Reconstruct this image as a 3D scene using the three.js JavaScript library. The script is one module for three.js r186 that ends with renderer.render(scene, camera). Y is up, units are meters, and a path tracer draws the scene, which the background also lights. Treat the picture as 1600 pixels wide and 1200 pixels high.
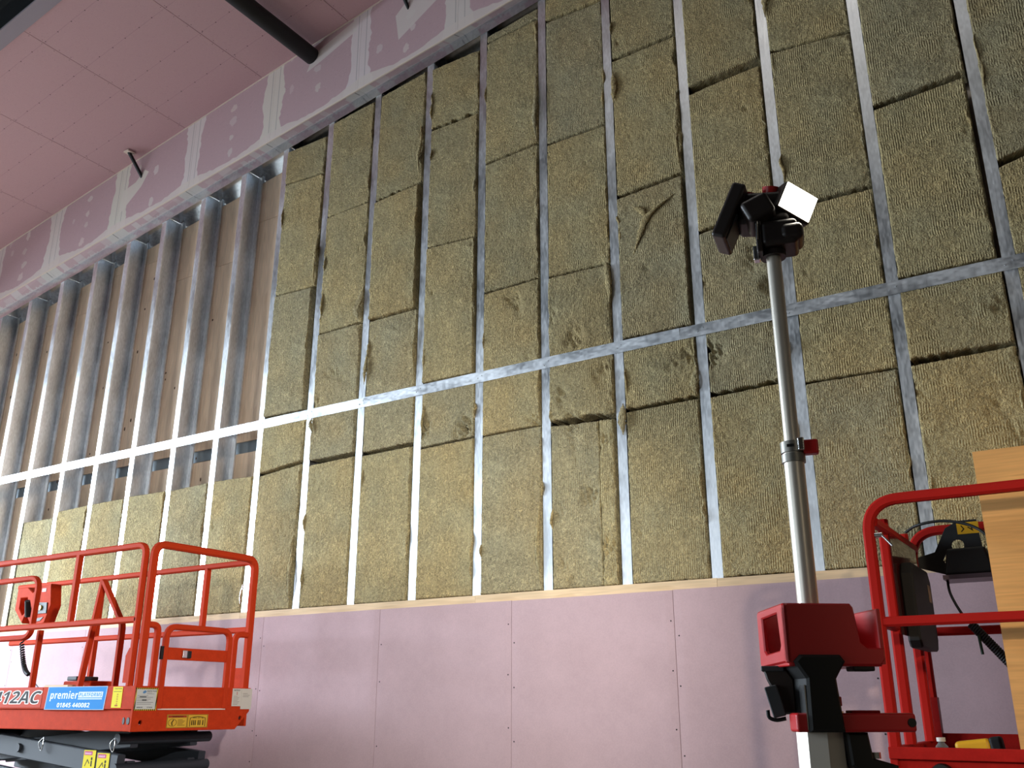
import * as THREE from 'three';
import { RoundedBoxGeometry } from 'three/addons/geometries/RoundedBoxGeometry.js';
import { mergeGeometries } from 'three/addons/utils/BufferGeometryUtils.js';
import { ImprovedNoise } from 'three/addons/math/ImprovedNoise.js';
import { RectAreaLightUniformsLib } from 'three/addons/lights/RectAreaLightUniformsLib.js';

// ---------------------------------------------------------------- camera, light, exposure
const scene = new THREE.Scene();
const renderer = new THREE.WebGLRenderer({ antialias: true });
renderer.toneMapping = THREE.LinearToneMapping;
renderer.toneMappingExposure = 1.0;
renderer.shadowMap.enabled = true;
RectAreaLightUniformsLib.init();
const camera = new THREE.PerspectiveCamera(2 * Math.atan(600 / 1460.4) * 180 / Math.PI, 4 / 3, 0.05, 200);
camera.position.set(0, 1.66, 5.57);
camera.rotation.set(18.995 * Math.PI / 180, 32.63 * Math.PI / 180, 0.0592 * Math.PI / 180, 'YXZ');

scene.background = new THREE.Color().setRGB(0.55, 0.62, 0.7);          // overcast daylight outside the hall
// glazing in the end wall, left of the frame: an open bay near the stud wall and a duller row beyond it; the sky shines in and down
const WINS = [{ n: 'window_1', z0: 2.2, z1: 7.2, y0: 2.3, y1: 5.5, L: 42, rows: 3 }, { n: 'window_3', z0: 8.2, z1: 19.4, y0: 2.3, y1: 5.8, L: 2.2, rows: 3 }], WX = -14.6;
const ROOFL = { y: 10.2, x0: -4.7, x1: -0.4, z0: 2.9, z1: 5.7 };       // rooflight above the work area
function areaLight(name, color, intensity, w, h, pos, target) {
  const l = new THREE.RectAreaLight(color, intensity, w, h);
  l.name = name; l.position.copy(pos); l.lookAt(target); scene.add(l); return l;
}
for (const w of WINS) for (let k = 0; k < w.rows; k++) {
  const y = w.y0 + (w.y1 - w.y0) * (k + 0.5) / w.rows, z = (w.z0 + w.z1) / 2, tilt = 1.02;
  areaLight('window_daylight', new THREE.Color().setRGB(0.86, 1.0, 1.14), w.L, w.z1 - w.z0, (w.y1 - w.y0) / w.rows * 1.2, new THREE.Vector3(WX + 0.75, y, z), new THREE.Vector3(WX + 0.75 + Math.cos(tilt), y - Math.sin(tilt), z));
}
const W4 = { x0: -13.8, x1: -7.6, y0: 2.2, y1: 6.2, z: 20 };              // glazing in the wall opposite, mirrored in the middle studs
areaLight('window_daylight', new THREE.Color().setRGB(0.88, 1.0, 1.1), 3.6, W4.x1 - W4.x0, W4.y1 - W4.y0, new THREE.Vector3((W4.x0 + W4.x1) / 2, (W4.y0 + W4.y1) / 2, W4.z - 0.1), new THREE.Vector3((W4.x0 + W4.x1) / 2, (W4.y0 + W4.y1) / 2, 0));
areaLight('rooflight_daylight', new THREE.Color().setRGB(1.0, 0.93, 0.82), 0.3, ROOFL.x1 - ROOFL.x0, ROOFL.z1 - ROOFL.z0,
  new THREE.Vector3((ROOFL.x0 + ROOFL.x1) / 2, ROOFL.y - 0.16, (ROOFL.z0 + ROOFL.z1) / 2), new THREE.Vector3((ROOFL.x0 + ROOFL.x1) / 2, 0, (ROOFL.z0 + ROOFL.z1) / 2 + 0.001));

// ---------------------------------------------------------------- helpers
let seed = 20417;
const rnd = () => { seed = (seed + 0x6d2b79f5) | 0; let t = Math.imul(seed ^ (seed >>> 15), 1 | seed); t = (t + Math.imul(t ^ (t >>> 7), 61 | t)) ^ t; return ((t ^ (t >>> 14)) >>> 0) / 4294967296; };
const rr = (a, b) => a + (b - a) * rnd();
const V = (x, y, z) => new THREE.Vector3(x, y, z);
const PN = new ImprovedNoise();
const noise = (x, y, z = 0) => PN.noise(x, y, z);
const clamp = (x, a, b) => Math.min(b, Math.max(a, x));
const sstep = (a, b, x) => { const t = clamp((x - a) / (b - a), 0, 1); return t * t * (3 - 2 * t); };
const taken = {};
function numbered(n) { if (!(n in taken)) { taken[n] = 0; return n; } taken[n]++; return n + '_' + String(taken[n]).padStart(3, '0'); }
function shadow(o) { o.castShadow = o.receiveShadow = true; return o; }
function thing(name, label, category, pos, group) {
  const g = new THREE.Group(); g.name = numbered(name); g.position.copy(pos); g.userData = { label, category };
  if (group) g.userData.group = group;
  scene.add(g); return g;
}
function structure(name, label) { const g = new THREE.Group(); g.name = numbered(name); g.userData = { kind: 'structure', label, category: name.split('_')[0] }; scene.add(g); return g; }
// a part given in room coordinates, moved into its parent's own
function part(parent, name, geo, mat, label) {
  const base = V(0, 0, 0); for (let p = parent; p && p !== scene; p = p.parent) base.add(p.position);
  geo.translate(-base.x, -base.y, -base.z);
  const m = shadow(new THREE.Mesh(geo, mat)); m.name = name; if (label) m.userData.label = label; parent.add(m); return m;
}
const clean = (g) => { const n = g.index ? g.toNonIndexed() : g; for (const k of Object.keys(n.attributes)) if (!['position', 'normal', 'uv'].includes(k)) n.deleteAttribute(k); if (!n.attributes.uv) n.setAttribute('uv', new THREE.Float32BufferAttribute(new Float32Array(n.attributes.position.count * 2), 2)); return n; };
const merge = (list) => mergeGeometries(list.map(clean), false);
// box between two corners, uv in metres
function metreUV(g, ox = 0, oy = 0) {
  const p = g.attributes.position, n = g.attributes.normal, uv = g.attributes.uv;
  for (let i = 0; i < p.count; i++) {
    const ax = Math.abs(n.getX(i)), ay = Math.abs(n.getY(i)), az = Math.abs(n.getZ(i));
    if (az >= ax && az >= ay) uv.setXY(i, p.getX(i) + ox, p.getY(i) + oy);
    else if (ax >= ay) uv.setXY(i, p.getZ(i) + ox, p.getY(i) + oy);
    else uv.setXY(i, p.getX(i) + ox, p.getZ(i) + oy);
  }
  return g;
}
function bx(x0, x1, y0, y1, z0, z1, r = 0) {
  const w = x1 - x0, h = y1 - y0, d = z1 - z0;
  const g = r ? new RoundedBoxGeometry(w, h, d, 2, Math.min(r, w / 2.01, h / 2.01, d / 2.01)) : new THREE.BoxGeometry(w, h, d);
  g.translate((x0 + x1) / 2, (y0 + y1) / 2, (z0 + z1) / 2); return metreUV(clean(g));
}
// box whose lower and upper faces rise along x: y = a*x + b
function slopeBox(x0, x1, lo, hi, z0, z1) {
  const g = new THREE.BoxGeometry(1, 1, 1).toNonIndexed(), p = g.attributes.position;
  for (let i = 0; i < p.count; i++) {
    const x = p.getX(i) < 0 ? x0 : x1, y = p.getY(i) < 0 ? lo(x) : hi(x), z = p.getZ(i) < 0 ? z0 : z1;
    p.setXYZ(i, x, y, z);
  }
  g.computeVertexNormals(); return metreUV(clean(g));
}
function rod(a, b, r, seg = 14, r2 = r) {
  const d = b.clone().sub(a), g = new THREE.CylinderGeometry(r2, r, d.length(), seg, 1);
  g.translate(0, d.length() / 2, 0); g.applyQuaternion(new THREE.Quaternion().setFromUnitVectors(V(0, 1, 0), d.normalize())); g.translate(a.x, a.y, a.z); return clean(g);
}
function fillet(pts, r, n = 6) {
  const out = [pts[0]];
  for (let i = 1; i < pts.length - 1; i++) {
    const p = pts[i], a = pts[i - 1].clone().sub(p), b = pts[i + 1].clone().sub(p), la = a.length(), lb = b.length();
    a.normalize(); b.normalize(); const k = Math.min(r, la * 0.49, lb * 0.49), s = p.clone().addScaledVector(a, k), e = p.clone().addScaledVector(b, k);
    for (let j = 0; j <= n; j++) { const t = j / n; out.push(s.clone().multiplyScalar((1 - t) * (1 - t)).addScaledVector(p, 2 * t * (1 - t)).addScaledVector(e, t * t)); }
  }
  out.push(pts[pts.length - 1]); return out;
}
// square tube with softened edges swept along a path lying in a plane with normal N
function tube(pts, w, N, h = w, c = 0.22) {
  const k = Math.min(w, h) * c, sec = [[w / 2, h / 2 - k], [w / 2 - k, h / 2], [-w / 2 + k, h / 2], [-w / 2, h / 2 - k], [-w / 2, -h / 2 + k], [-w / 2 + k, -h / 2], [w / 2 - k, -h / 2], [w / 2, -h / 2 + k]];
  const pos = [], idx = [], n = sec.length;
  pts.forEach((p, i) => {
    const T = pts[Math.min(i + 1, pts.length - 1)].clone().sub(pts[Math.max(i - 1, 0)]).normalize(), U = N.clone().cross(T).normalize();
    let scale = 1;
    if (i > 0 && i < pts.length - 1) { const a = p.clone().sub(pts[i - 1]).normalize(); scale = 1 / Math.max(0.7, a.dot(T)); }
    for (const [a, b] of sec) pos.push(p.x + U.x * a * scale + N.x * b, p.y + U.y * a * scale + N.y * b, p.z + U.z * a * scale + N.z * b);
  });
  for (let i = 0; i < pts.length - 1; i++) for (let j = 0; j < n; j++) { const a = i * n + j, b = i * n + (j + 1) % n; idx.push(a, b, a + n, b, b + n, a + n); }
  const L = (pts.length - 1) * n;
  for (let j = 1; j < n - 1; j++) { idx.push(0, j + 1, j); idx.push(L, L + j, L + j + 1); }
  const g = new THREE.BufferGeometry(); g.setAttribute('position', new THREE.Float32BufferAttribute(pos, 3)); g.setIndex(idx);
  const f = g.toNonIndexed(); f.computeVertexNormals(); return clean(f);
}
const cable = (pts, r, seg = 40) => clean(new THREE.TubeGeometry(new THREE.CatmullRomCurve3(pts), seg, r, 7));
// polygon in XY (with holes) given depth from z0 to z1
function plate(poly, z0, z1, holes = [], bevel = 0) {
  const s = new THREE.Shape(poly.map(([x, y]) => new THREE.Vector2(x, y)));
  for (const h of holes) s.holes.push(new THREE.Path(h.map(([x, y]) => new THREE.Vector2(x, y))));
  const g = new THREE.ExtrudeGeometry(s, { depth: z1 - z0 - 2 * bevel, bevelEnabled: bevel > 0, bevelThickness: bevel, bevelSize: bevel, bevelOffset: -bevel, bevelSegments: 1, steps: 1 });
  g.translate(0, 0, z0 + bevel); return clean(g);
}
const circle = (cx, cy, r, n = 14) => Array.from({ length: n }, (_, i) => [cx + r * Math.cos(i / n * 2 * Math.PI), cy + r * Math.sin(i / n * 2 * Math.PI)]);

// ---------------------------------------------------------------- textures
function canvasTex(w, h, draw, srgb = true) {
  const c = document.createElement('canvas'); c.width = w; c.height = h; draw(c.getContext('2d'), w, h);
  const t = new THREE.CanvasTexture(c); if (srgb) t.colorSpace = THREE.SRGBColorSpace; t.wrapS = t.wrapT = THREE.RepeatWrapping; return t;
}
// periodic value noise on an n x n lattice
function lattice(n, m = n) { const a = new Float32Array(n * m); for (let i = 0; i < a.length; i++) a[i] = rnd(); return (x, y) => { x = ((x % 1) + 1) % 1 * n; y = ((y % 1) + 1) % 1 * m; const i = Math.floor(x), j = Math.floor(y), u = x - i, v = y - j, s = u * u * (3 - 2 * u), t = v * v * (3 - 2 * v), i1 = (i + 1) % n, j1 = (j + 1) % m; return (a[j * n + i] * (1 - s) + a[j * n + i1] * s) * (1 - t) + (a[j1 * n + i] * (1 - s) + a[j1 * n + i1] * s) * t; }; }
function dataTex(n, fn, srgb, repeat = 1, m = n) {
  const d = new Uint8Array(n * m * 4);
  for (let y = 0; y < m; y++) for (let x = 0; x < n; x++) { const c = fn(x / n, y / m, x, y), o = (y * n + x) * 4; d[o] = clamp(c[0], 0, 255); d[o + 1] = clamp(c[1], 0, 255); d[o + 2] = clamp(c[2], 0, 255); d[o + 3] = 255; }
  const t = new THREE.DataTexture(d, n, m); t.magFilter = THREE.LinearFilter; t.minFilter = THREE.LinearMipmapLinearFilter; t.wrapS = t.wrapT = THREE.RepeatWrapping; t.repeat.set(repeat, repeat); if (srgb) t.colorSpace = THREE.SRGBColorSpace; t.needsUpdate = true; return t;
}
// rock wool: pressed ribs, fibres, fuzz; one tile is 1.2 m
const WOOL_N = 1024;
const fibreCanvas = document.createElement('canvas'); fibreCanvas.width = fibreCanvas.height = WOOL_N;
{
  const c = fibreCanvas.getContext('2d'); c.fillStyle = 'rgb(128,128,128)'; c.fillRect(0, 0, WOOL_N, WOOL_N); c.lineCap = 'round';
  for (let i = 0; i < 14000; i++) {
    const x = rnd() * WOOL_N, y = rnd() * WOOL_N, l = rr(4, 26), a = rr(0, 6.28), v = rnd() < 0.55 ? 200 + rnd() * 55 : 40 + rnd() * 50;
    c.strokeStyle = `rgba(${v},${v},${v},${rr(0.2, 0.65)})`; c.lineWidth = rr(0.7, 2.2);
    for (const ox of [0, x < 40 ? WOOL_N : x > WOOL_N - 40 ? -WOOL_N : 0]) for (const oy of [0, y < 40 ? WOOL_N : y > WOOL_N - 40 ? -WOOL_N : 0]) { c.beginPath(); c.moveTo(x + ox, y + oy); c.quadraticCurveTo(x + ox + Math.cos(a) * l * 0.5 + rr(-6, 6), y + oy + Math.sin(a) * l * 0.5 + rr(-6, 6), x + ox + Math.cos(a) * l, y + oy + Math.sin(a) * l); c.stroke(); if (!ox && !oy) continue; }
  }
}
const fibre = fibreCanvas.getContext('2d').getImageData(0, 0, WOOL_N, WOOL_N).data;
const L6 = lattice(6), L14 = lattice(14), L40 = lattice(40), L110 = lattice(110), L300 = lattice(300), LW = lattice(9, 46), LB = lattice(26, 60);
const woolHeight = dataTex(WOOL_N, (u, v, x, y) => {
  const f = fibre[(y * WOOL_N + x) * 4] / 255 - 0.5;
  const mask = sstep(0.3, 0.62, 0.5 * L6(u, v) + 0.5 * L14(v, u)) * 0.85 + 0.15;
  const wave = Math.sin(2 * Math.PI * (84 * u + 0.35 * LW(u, v) + 0.4 * L14(u, v) + 0.3 * LB(u, v)));
  const rib = (0.5 + 0.5 * wave) * sstep(0.3, 0.6, LB(u, v)) * mask;
  const h = 0.18 + 0.46 * rib + 0.55 * f + 0.26 * (L110(u, v) - 0.5) + 0.26 * (L300(u, v) - 0.5) + 0.3 * (L40(u, v) - 0.5) * (1.3 - mask);
  const q = h * 255; return [q, q, q];
}, false);
function woolColour(base) {
  return dataTex(WOOL_N, (u, v, x, y) => {
    const f = fibre[(y * WOOL_N + x) * 4] / 255 - 0.5, k = 1 + 0.6 * f + 0.1 * (L14(v, u) - 0.5) + 0.14 * (L110(v, u) - 0.5) + 0.24 * (L300(u, v) - 0.5), warm = 0.05 * (L6(v, u) - 0.5);
    return [base[0] * k * (1 + warm), base[1] * k, base[2] * k * (1 - 1.4 * warm)];
  }, true);
}
const woolMats = [[167, 151, 110], [162, 147, 108], [169, 152, 110], [160, 147, 112]].map((b, i) => {
  const map = woolColour(b); map.repeat.set(1 / 1.2, 1 / 1.2);
  const bump = woolHeight.clone(); bump.repeat.set(1 / 1.2, 1 / 1.2); bump.needsUpdate = true;
  const m = new THREE.MeshStandardMaterial({ map, bumpMap: bump, bumpScale: 0.011, roughness: 1, side: THREE.DoubleSide }); m.name = 'rock_wool_' + i; return m;
});
// galvanised steel
const LS = lattice(70), LS2 = lattice(9), LG = lattice(200, 12);
const zincRough = dataTex(512, (u, v) => { const q = 66 + 34 * LS2(u, v) + 26 * LS(u, v) + 16 * LG(u, v); return [0, q, 255]; }, false);
const zincColour = dataTex(512, (u, v) => { const q = 230 + 22 * (LS(u, v) - 0.5) + 26 * (LS2(u, v) - 0.5); return [q, q + 3, q + 7]; }, true);
const zinc = new THREE.MeshStandardMaterial({ color: 0xffffff, map: zincColour, roughnessMap: zincRough, roughness: 1, metalness: 1 });
const zincTrack = new THREE.MeshStandardMaterial({ color: 0xf0f2f4, map: zincColour, roughness: 0.2, metalness: 1 });
const brightSteel = new THREE.MeshStandardMaterial({ color: 0xd8d8d6, roughness: 0.28, metalness: 1 });
// pink board
const LP = lattice(220), LP2 = lattice(7), LP3 = lattice(30);
const pinkCol = dataTex(512, (u, v) => { const k = 1 + 0.035 * (LP(u, v) - 0.5) + 0.03 * (LP2(u, v) - 0.5) + 0.02 * (LP3(u, v) - 0.5); return [195 * k, 168 * k, 173 * k]; }, true, 0.8);
const pinkMat = new THREE.MeshPhysicalMaterial({ map: pinkCol, roughness: 0.95, specularIntensity: 0.25 });
// plywood
const LY = lattice(5, 60), LY2 = lattice(12, 220), LY3 = lattice(4, 9);
function plyTex(r, g, b) { return dataTex(512, (u, v) => { const w = LY(u, v + 0.02 * LY3(u, v)), k = 1 + 0.07 * (w - 0.5) + 0.08 * (LY2(u, v) - 0.5) + 0.08 * (LY3(u, v) - 0.5), d = sstep(0.72, 0.9, w) * 0.06; return [r * (k - d), g * (k - 1.2 * d), b * (k - 1.5 * d)]; }, true, 0.85); }
const plyMat = new THREE.MeshStandardMaterial({ map: plyTex(226, 198, 160), roughness: 0.75 });
const plySheetMat = new THREE.MeshStandardMaterial({ map: plyTex(224, 168, 100), roughness: 0.65 });
const backPlyTex = plyTex(232, 204, 176); backPlyTex.rotation = Math.PI / 2;
const plyBackMat = new THREE.MeshStandardMaterial({ map: backPlyTex, roughness: 0.8 });
const knotMat = new THREE.MeshStandardMaterial({ color: 0x4a2c18, roughness: 0.9 });
const edgeMat = new THREE.MeshStandardMaterial({ color: 0xe6d6c8, roughness: 0.8 });
const darkSteel = new THREE.MeshStandardMaterial({ color: 0x15181b, roughness: 0.5 });
const screwMat = new THREE.MeshStandardMaterial({ color: 0x2b2a2a, roughness: 0.5, metalness: 0.6 });
const concrete = new THREE.MeshStandardMaterial({ map: dataTex(256, (u, v) => { const k = 150 + 26 * (LP2(u, v) - 0.5) + 18 * (LP3(u, v) - 0.5); return [k * 0.72, k * 0.68, k * 0.62]; }, true, 0.4), roughness: 0.7 });
const cladding = new THREE.MeshStandardMaterial({ color: 0x544838, roughness: 0.8 });
const roofMat = new THREE.MeshStandardMaterial({ color: 0x39454f, roughness: 0.6 });
const backMat = new THREE.MeshStandardMaterial({ color: 0x858f96, roughness: 0.8 });
const skyPanel = new THREE.MeshStandardMaterial({ color: 0xdedbd2, roughness: 0.9, emissive: new THREE.Color().setRGB(1.0, 0.96, 0.9), emissiveIntensity: 1.9 });
const glassMat = new THREE.MeshPhysicalMaterial({ color: 0xffffff, transmission: 1, roughness: 0.02, thickness: 0, ior: 1.45 });

// ---------------------------------------------------------------- the setting
const head = (x) => 0.14956 * x + 7.8274, fasciaLow = (x) => 0.1339 * x + 7.834, ceilY = (x) => 0.15506 * x + 8.8377;
const XL = -14.6, XR = 6, ZB = 20, ROOF = 10.4;
const STUDS = [-14.1, -13.5, -12.9, -12.28, -11.67, -11.06, -10.449, -9.837, -9.218, -8.634, -8.049, -7.43, -6.834, -6.244, -5.645, -5.055, -4.453, -3.863, -3.27, -2.674, -2.066, -1.454, -0.836, -0.209, 0.41, 1.02, 1.63];
const LEDGE = 2.4, BOARD_TOP = 2.345, RAIL = 4.044;
const box = (parent, name, a, mat, label) => part(parent, name, bx(...a), mat, label);

{ // hall shell
  const f = structure('floor', 'grey concrete floor of the hall'); box(f, 'floor_slab', [XL - 0.4, XR + 0.4, -0.2, 0, -0.4, ZB + 0.4], concrete);
  const wl = structure('wall_left', 'clad end wall of the hall around the tall glazing');
  let zp = -0.3; for (const w of WINS) { box(wl, 'cladding_panel', [XL - 0.25, XL, 0, ROOF, zp, w.z0], cladding); box(wl, 'cladding_panel', [XL - 0.25, XL, w.y1, ROOF, w.z0, w.z1], cladding); box(wl, 'cladding_panel', [XL - 0.25, XL, 0, w.y0, w.z0, w.z1], cladding); zp = w.z1; }
  box(wl, 'cladding_panel', [XL - 0.25, XL, 0, ROOF, zp, ZB], cladding);
  const wr = structure('wall_right', 'clad wall at the right end of the hall'); box(wr, 'cladding_panel', [XR, XR + 0.25, 0, ROOF, -0.3, ZB], cladding);
  const wf = structure('wall_front', 'clad wall of the hall behind the viewer'); box(wf, 'cladding_panel', [XL - 0.25, W4.x0, 0, ROOF, ZB, ZB + 0.25], cladding); box(wf, 'cladding_panel', [W4.x1, XR + 0.25, 0, ROOF, ZB, ZB + 0.25], cladding); box(wf, 'cladding_panel', [W4.x0, W4.x1, 0, W4.y0, ZB, ZB + 0.25], cladding); box(wf, 'cladding_panel', [W4.x0, W4.x1, W4.y1, ROOF, ZB, ZB + 0.25], cladding);
  const w4 = structure('window_4', 'glazed panel in the wall behind the viewer'); for (let i = 0; i < 4; i++) { const d = (W4.x1 - W4.x0) / 4, x = W4.x0 + d * i; box(w4, 'mullion', [x - 0.03, x + 0.03, W4.y0, W4.y1, ZB + 0.02, ZB + 0.14], darkSteel); const g = new THREE.PlaneGeometry(d - 0.06, W4.y1 - W4.y0); g.translate(x + d / 2, (W4.y0 + W4.y1) / 2, ZB + 0.08); part(w4, 'pane', g, glassMat); }
  const rf = structure('ceiling_roof', 'dark roof deck above the steel beam'); const R = ROOFL;
  box(rf, 'roof_deck', [XL - 0.25, XR + 0.25, ROOF, ROOF + 0.2, -0.4, R.z0], roofMat); box(rf, 'roof_deck', [XL - 0.25, XR + 0.25, ROOF, ROOF + 0.2, R.z1, ZB + 0.25], roofMat);
  box(rf, 'roof_deck', [XL - 0.25, R.x0, ROOF, ROOF + 0.2, R.z0, R.z1], roofMat); box(rf, 'roof_deck', [R.x1, XR + 0.25, ROOF, ROOF + 0.2, R.z0, R.z1], roofMat);
  for (const w of WINS) {
    const w1 = structure(w.n, 'glazed bay of the hall end wall with dark mullions'), n = Math.round((w.z1 - w.z0) / 1.6), m = 3, dz = (w.z1 - w.z0) / n, dy = (w.y1 - w.y0) / m;
    for (let i = 0; i <= n; i++) { const z = w.z0 + dz * i; box(w1, 'mullion', [XL - 0.14, XL - 0.02, w.y0, w.y1, z - 0.03, z + 0.03], darkSteel); }
    for (let j = 0; j <= m; j++) { const y = w.y0 + dy * j; box(w1, 'transom', [XL - 0.135, XL - 0.025, y - 0.03, y + 0.03, w.z0, w.z1], darkSteel); }
    for (let i = 0; i < n; i++) for (let j = 0; j < m; j++) { const g = new THREE.PlaneGeometry(dz - 0.06, dy - 0.06); g.rotateY(Math.PI / 2); g.translate(XL - 0.08, w.y0 + dy * (j + 0.5), w.z0 + dz * (i + 0.5)); part(w1, 'pane', g, glassMat); }
  }
  const w2 = structure('window_2', 'rooflight panels in the roof deck');
  for (let i = 0; i < 6; i++) { const x = R.x0 + (R.x1 - R.x0) * i / 6; const g = new THREE.PlaneGeometry((R.x1 - R.x0) / 6 - 0.05, R.z1 - R.z0); g.rotateX(Math.PI / 2); g.translate(x + (R.x1 - R.x0) / 12, ROOF + 0.1, (R.z0 + R.z1) / 2); part(w2, 'pane', g, skyPanel); box(w2, 'glazing_bar', [x - 0.03, x + 0.03, ROOF, ROOF + 0.16, R.z0, R.z1], darkSteel); }
}

// pink soffit boards under the roof edge, with rows of screws
const soffitTex = canvasTex(512, 800, (c, w, h) => {
  c.fillStyle = 'rgb(202,164,168)'; c.fillRect(0, 0, w, h);
  for (let i = 0; i < 9000; i++) { const v = rr(-9, 9); c.fillStyle = `rgba(${v > 0 ? 255 : 90},${v > 0 ? 225 : 60},${v > 0 ? 230 : 70},${Math.abs(v) / 110})`; c.fillRect(rnd() * w, rnd() * h, rr(1, 5), rr(1, 4)); }
  for (const z of [0.405, 0.81, 1.22, 1.66]) {
    const y = h - z / 1.86 * h; c.strokeStyle = 'rgba(120,84,92,0.35)'; c.lineWidth = 1.1; c.beginPath(); for (let x = 0; x <= w; x += 16) c.lineTo(x, y + rr(-0.6, 0.6)); c.stroke();
    for (let x = 10; x < w; x += w / 6) { c.fillStyle = 'rgba(52,32,36,0.9)'; c.beginPath(); c.arc(x + rr(-5, 5), y + rr(-2, 2), 2.3, 0, 7); c.fill(); }
  }
  for (const x of [9, w - 9]) for (let y = 20; y < h; y += 62) { c.fillStyle = 'rgba(52,32,36,0.9)'; c.beginPath(); c.arc(x, y + rr(-8, 8), 1.5, 0, 7); c.fill(); }
});
const soffitMat = new THREE.MeshStandardMaterial({ map: soffitTex, roughness: 0.8 });
const setUV = (g, fn) => { const p = g.attributes.position, uv = g.attributes.uv; for (let i = 0; i < p.count; i++) { const [a, b] = fn(p.getX(i), p.getY(i), p.getZ(i)); uv.setXY(i, a, b); } return g; };
const FZ = 0.11, CZ = 1.97;
{
  const c = structure('ceiling', 'sloping soffit of pink plasterboard with screw rows above the stud wall');
  const xs = [-14.5]; for (let x = -14.0; x < 5.8; x += 1.172) xs.push(-6.572 + Math.round((x + 6.572) / 1.172) * 1.172); xs.push(5.9);
  for (let i = 0; i < xs.length - 1; i++) {
    const a = xs[i] + 0.0025, b = xs[i + 1] - 0.0025; if (b - a < 0.05) continue;
    const g = slopeBox(a, b, ceilY, (x) => ceilY(x) + 0.015, FZ - 0.02, CZ + 0.02);
    part(c, 'soffit_board', setUV(g, (x, y, z) => [(x - a) / 1.17, (z - FZ) / 1.86]), soffitMat);
  }
  part(c, 'backing', slopeBox(XL, XR, (x) => ceilY(x) + 0.02, (x) => ceilY(x) + 0.06, -0.25, CZ + 0.02), backMat);
}
{ // steel edge beam at the front of the soffit
  const t = structure('trim_1', 'grey steel edge beam along the front of the pink soffit');
  const grey = new THREE.MeshStandardMaterial({ color: 0x9a9099, roughness: 0.65 });
  part(t, 'bottom_flange', slopeBox(XL, XR, (x) => ceilY(x) - 0.012, (x) => ceilY(x) + 0.01, CZ, CZ + 0.14), grey);
  part(t, 'web', slopeBox(XL, XR, (x) => ceilY(x) + 0.01, (x) => ceilY(x) + 0.4, CZ + 0.06, CZ + 0.08), darkSteel);
  part(t, 'top_flange', slopeBox(XL, XR, (x) => ceilY(x) + 0.4, (x) => ceilY(x) + 0.42, CZ, CZ + 0.14), darkSteel);
}
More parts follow.
